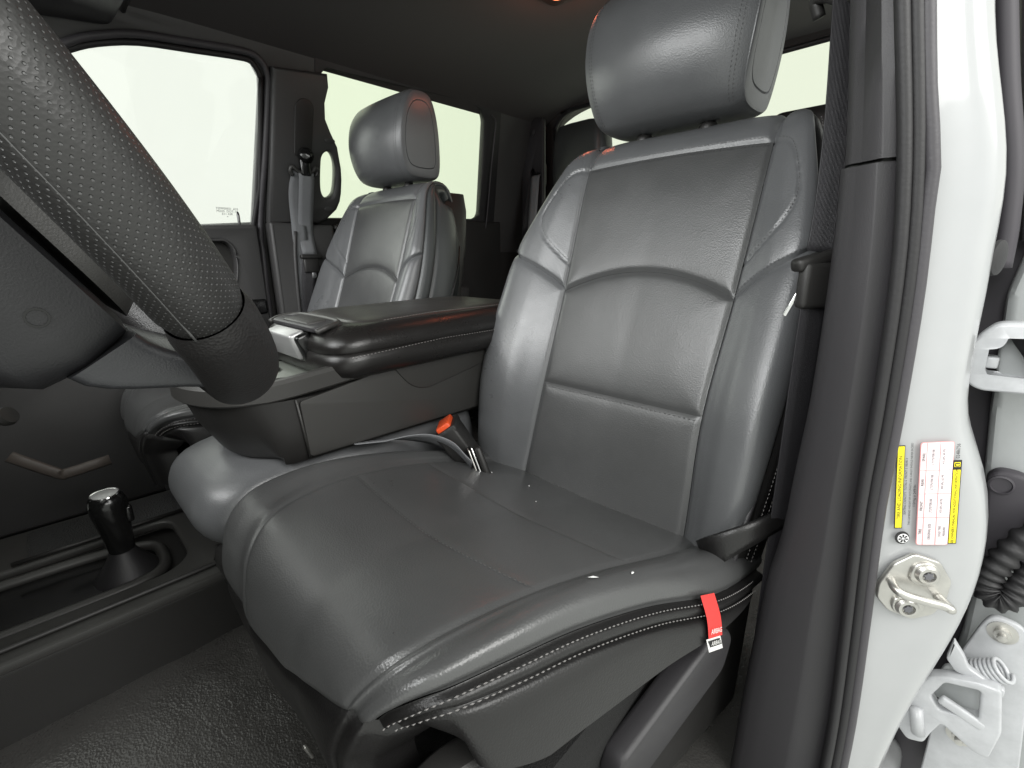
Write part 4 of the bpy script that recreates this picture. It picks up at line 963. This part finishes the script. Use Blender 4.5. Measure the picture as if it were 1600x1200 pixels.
for a_, c1, c2, c3 in ((-.0415, 'TIRE', 'ORIGINAL SIZE', 'COLD TIRE'), (-.0130, 'FRONT', 'LT275/70R18E', '415 kPa, 60 PSI'), (.0125, 'REAR', 'LT275/70R18E', '450 kPa, 65 PSI'), (.0390, 'SPARE', 'LT275/70R18E', '415 kPa, 60 PSI')):
    text('lettering', c1, .0032, lp2(a_, .0030, 4), lu, lv, 'black_print', lb_)
    text('lettering', c2, .0030, lp2(a_, -.0046, 4), lu, lv, 'grey_print', lb_, xs=.9)
    text('lettering', c3, .0028, lp2(a_, -.0130, 4), lu, lv, 'grey_print', lb_, xs=.9)
    text('lettering', 'PRESSURE' if a_ < -.04 else 'COLD', .0026, lp2(a_, -.0168, 4), lu, lv, 'grey_print', lb_, xs=.9) if a_ < -.04 else None
lab('tyre_icon', ell(-.0485, .0178, .0072, .0062), 2, 'black_print'); lab('tyre_icon', ell(-.0492, .0170, .0052, .0048), 3, 'paper')
for k in range(7):
    a_ = k*2*pi/7; d_ = Vector((cos(a_), sin(a_)))
    lab('tyre_icon', [(-.0492+d_.x*.0012-d_.y*.0004, .0170+d_.y*.0012+d_.x*.0004), (-.0492+d_.x*.0044-d_.y*.0010, .0170+d_.y*.0040+d_.x*.0010), (-.0492+d_.x*.0044+d_.y*.0010, .0170+d_.y*.0040-d_.x*.0010), (-.0492+d_.x*.0012+d_.y*.0004, .0170+d_.y*.0012-d_.x*.0004)], 4, 'black_print')

# ---- open rear door edge, hinges, boot
XZ = ((1, 0, 0), (0, 0, 1))
od = thing('open_rear_door', 'white leading edge of the opened rear door at the right', 'door', (.9, .28, .2))
plate('edge_panel', [fillet([(.850, .90), (.834, .850), (.828, .800), (.835, .727), (.840, .665), (.848, .601), (.868, .447), (.872, .36), (.870, .283), (.878, .10), (1.10, .10), (1.06, .90)], .01)], (0, .285, 0), *XZ, .03, 'white_grey', od, .010)
plate('gap_shade_plate', [[(.775, 1.10), (.80, .94), (.72, .60), (.70, -.2), (1.1, -.2), (.95, .10), (.88, .60), (.86, .86), (.825, .94), (.79, 1.10)]], (0, .31, 0), *XZ, .012, 'purple_dark', od, .003)  # dark plate added for the shade in the door gap, blocks the backdrop
tube('door_seal', cr([(.763, .24, 1.12), (.784, .24, 1.02), (.803, .24, .94), (.812, .24, .876), (.815, .24, .83)], 6), .010, 'purple_dark', od, 10, up=(0, 1, 0))
tube('frame_edge', cr([(.786, .27, 1.12), (.803, .27, 1.03), (.824, .27, .94), (.836, .27, .86)], 6), .010, 'rubber_grey', od, 10, up=(0, 1, 0))
hu = thing('upper_hinge', 'white painted upper hinge bracket of the rear door', 'hinge', (.83, .18, .74))
plate('bracket', [fillet([(.870, .782), (.823, .779), (.814, .768), (.807, .755), (.807, .730), (.811, .714), (.822, .708), (.872, .711)], .006), fillet([(.872, .771), (.829, .768), (.827, .757), (.817, .755), (.818, .730), (.822, .722), (.874, .722)], .004)], (0, .178, 0), *XZ, .026, 'hinge', hu, .004)
plate('leaf', [fillet([(.872, .766), (.835, .763), (.829, .752), (.831, .726), (.840, .717), (.876, .717)], .006)], (0, .196, 0), *XZ, .012, 'white_grey', hu, .004)
bbox('check_arm', (.826, .182, .737), (.010, .018, .012), 'hinge', hu, .002)
tube('pin', [(.819, .185, .728), (.818, .185, .752)], .0035, 'hinge', hu, 10)
bo = thing('wiring_boot', 'black corrugated rubber wiring boot on the rear door edge', 'wiring boot', (.88, .25, .5))
plate('boot_flange', [fillet([(.905, .585), (.878, .600), (.859, .600), (.851, .590), (.857, .543), (.864, .484), (.881, .478), (.925, .478)], .008)], (0, .258, 0), *XZ, .02, 'purple_dark', bo, .005)
lathe('flange_ring', [(.0115, 0), (.0115, .002), (.0095, .003), (.0085, .0005), (.001, .0005)], (.864, .248, .583), (0, -1, 0), 'purple_dark', bo, 24)
bp_ = cr([(.915, .235, .570), (.892, .225, .535), (.880, .220, .505), (.873, .218, .480), (.874, .216, .463), (.884, .214, .455), (.894, .216, .462), (.899, .222, .480), (.906, .23, .500)], 10)
tube('hose', bp_, [.0125+.0022*sin(k*1.35) for k in range(len(bp_))], 'rubber', bo, 16)
hl = thing('lower_hinge', 'white lower rear door hinge with coil spring and check arm', 'hinge', (.88, .2, .3))
plate('mounting_plate', [fillet([(.886, .426), (.880, .408), (.870, .356), (.866, .324), (.864, .27), (.868, .12), (.96, .12), (.925, .399), (.913, .424)], .010)], (0, .232, 0), *XZ, .008, 'hinge', hl, .0025)
for bx_, bz_ in ((.898, .408), (.891, .241)):
    lathe('bolt', [(.0135, 0), (.0135, .0025), (.0075, .003), (.0075, .009), (.0045, .0095), (.0040, .016), (.001, .0165)], (bx_, .228, bz_), (-.05, -1, 0), 'steel', hl, 24)
sp_ = []; s0 = Vector((.880, .205, .352)); s1 = Vector((.905, .20, .378)); sa = (s1-s0).normalized(); s_t = sa.orthogonal().normalized(); s_u = sa.cross(s_t)
for k in range(8*14+1): sp_.append(s0+(s1-s0)*(k/(8*14))+(s_t*cos(k*2*pi/14)+s_u*sin(k*2*pi/14))*.0125)
tube('coil_spring', sp_, .0022, 'hinge', hl, 8)
plate('check_arm', [fillet([(.858, .400), (.856, .372), (.866, .360), (.879, .360), (.892, .349), (.908, .352), (.908, .363), (.892, .366), (.876, .372), (.870, .384)], .003)], (0, .188, 0), *XZ, .010, 'hinge', hl, .002)
plate('bracket', [fillet([(.828, .300), (.846, .345), (.860, .355), (.886, .366), (.904, .368), (.914, .313), (.911, .272), (.900, .270), (.867, .288), (.861, .267), (.857, .247), (.842, .240), (.828, .255)], .005), fillet([(.852, .318), (.860, .346), (.889, .356), (.894, .318), (.862, .305)], .004)], (0, .182, 0), *XZ, .018, 'hinge', hl, .003)
plate('leaf', [fillet([(.850, .300), (.858, .350), (.895, .362), (.900, .30)], .006)], (0, .205, 0), *XZ, .008, 'white_grey', hl, .002)
tube('pin', [(.850, .168, .262), (.842, .172, .295)], .007, 'hinge', hl, 14)
bbox('link', (.880, .176, .315), (.042, .008, .012), 'hinge', hl, .003, rotm((1, 0, -.28), (0, 1, 0)))

# ---- driver seat belt
db = thing('driver_seat_belt', 'black driver seat belt running down beside the pillar trim', 'seat belt', (.66, .12, .2))
lathe('loop_cap', [(.001, .018), (.014, .014), (.020, .004), (.021, -.010)], (.655, .125, 1.115), (-.2, -1, .1), 'gloss', db, 24)
tube('loop_ring', cr([(.632, .130, 1.085), (.628, .125, 1.10), (.640, .118, 1.098), (.658, .115, 1.088), (.676, .118, 1.098), (.684, .125, 1.10), (.682, .130, 1.085)], 5), .006, 'plastic', db, 10)
strap('webbing', cr([(.662, .120, 1.10), (.668, .112, 1.05), (.676, .100, .98), (.682, .088, .90), (.683, .080, .848)], 6), (.62, .78, 0), .046, 'web_black', db)
strap('webbing', cr([(.668, .135, 1.10), (.676, .145, 1.0), (.684, .14, .85), (.690, .13, .60), (.695, .13, .2)], 6), (.35, .94, 0), .046, 'web_black', db)
bbox('tongue_bar', (.678, .076, .842), (.060, .016, .014), 'plastic', db, .005, rotm((.55, .82, .25), (-.82, .55, 0)))
bbox('tongue_grip', (.681, .074, .815), (.046, .014, .048), 'plastic', db, .006, rotm((.55, .82, 0), (-.82, .55, 0)))
bbox('tongue_blade', (.664, .058, .800), (.004, .003, .036), 'chrome', db, .0008, rotm((.8, .5, .0), (-.5, .8, .0)) @ Matrix.Rotation(radians(22), 3, 'Y'))
strap('webbing', cr([(.681, .078, .830), (.682, .080, .70), (.684, .085, .50), (.688, .09, .2)], 6), (.40, .9, 0), .046, 'web_black', db)
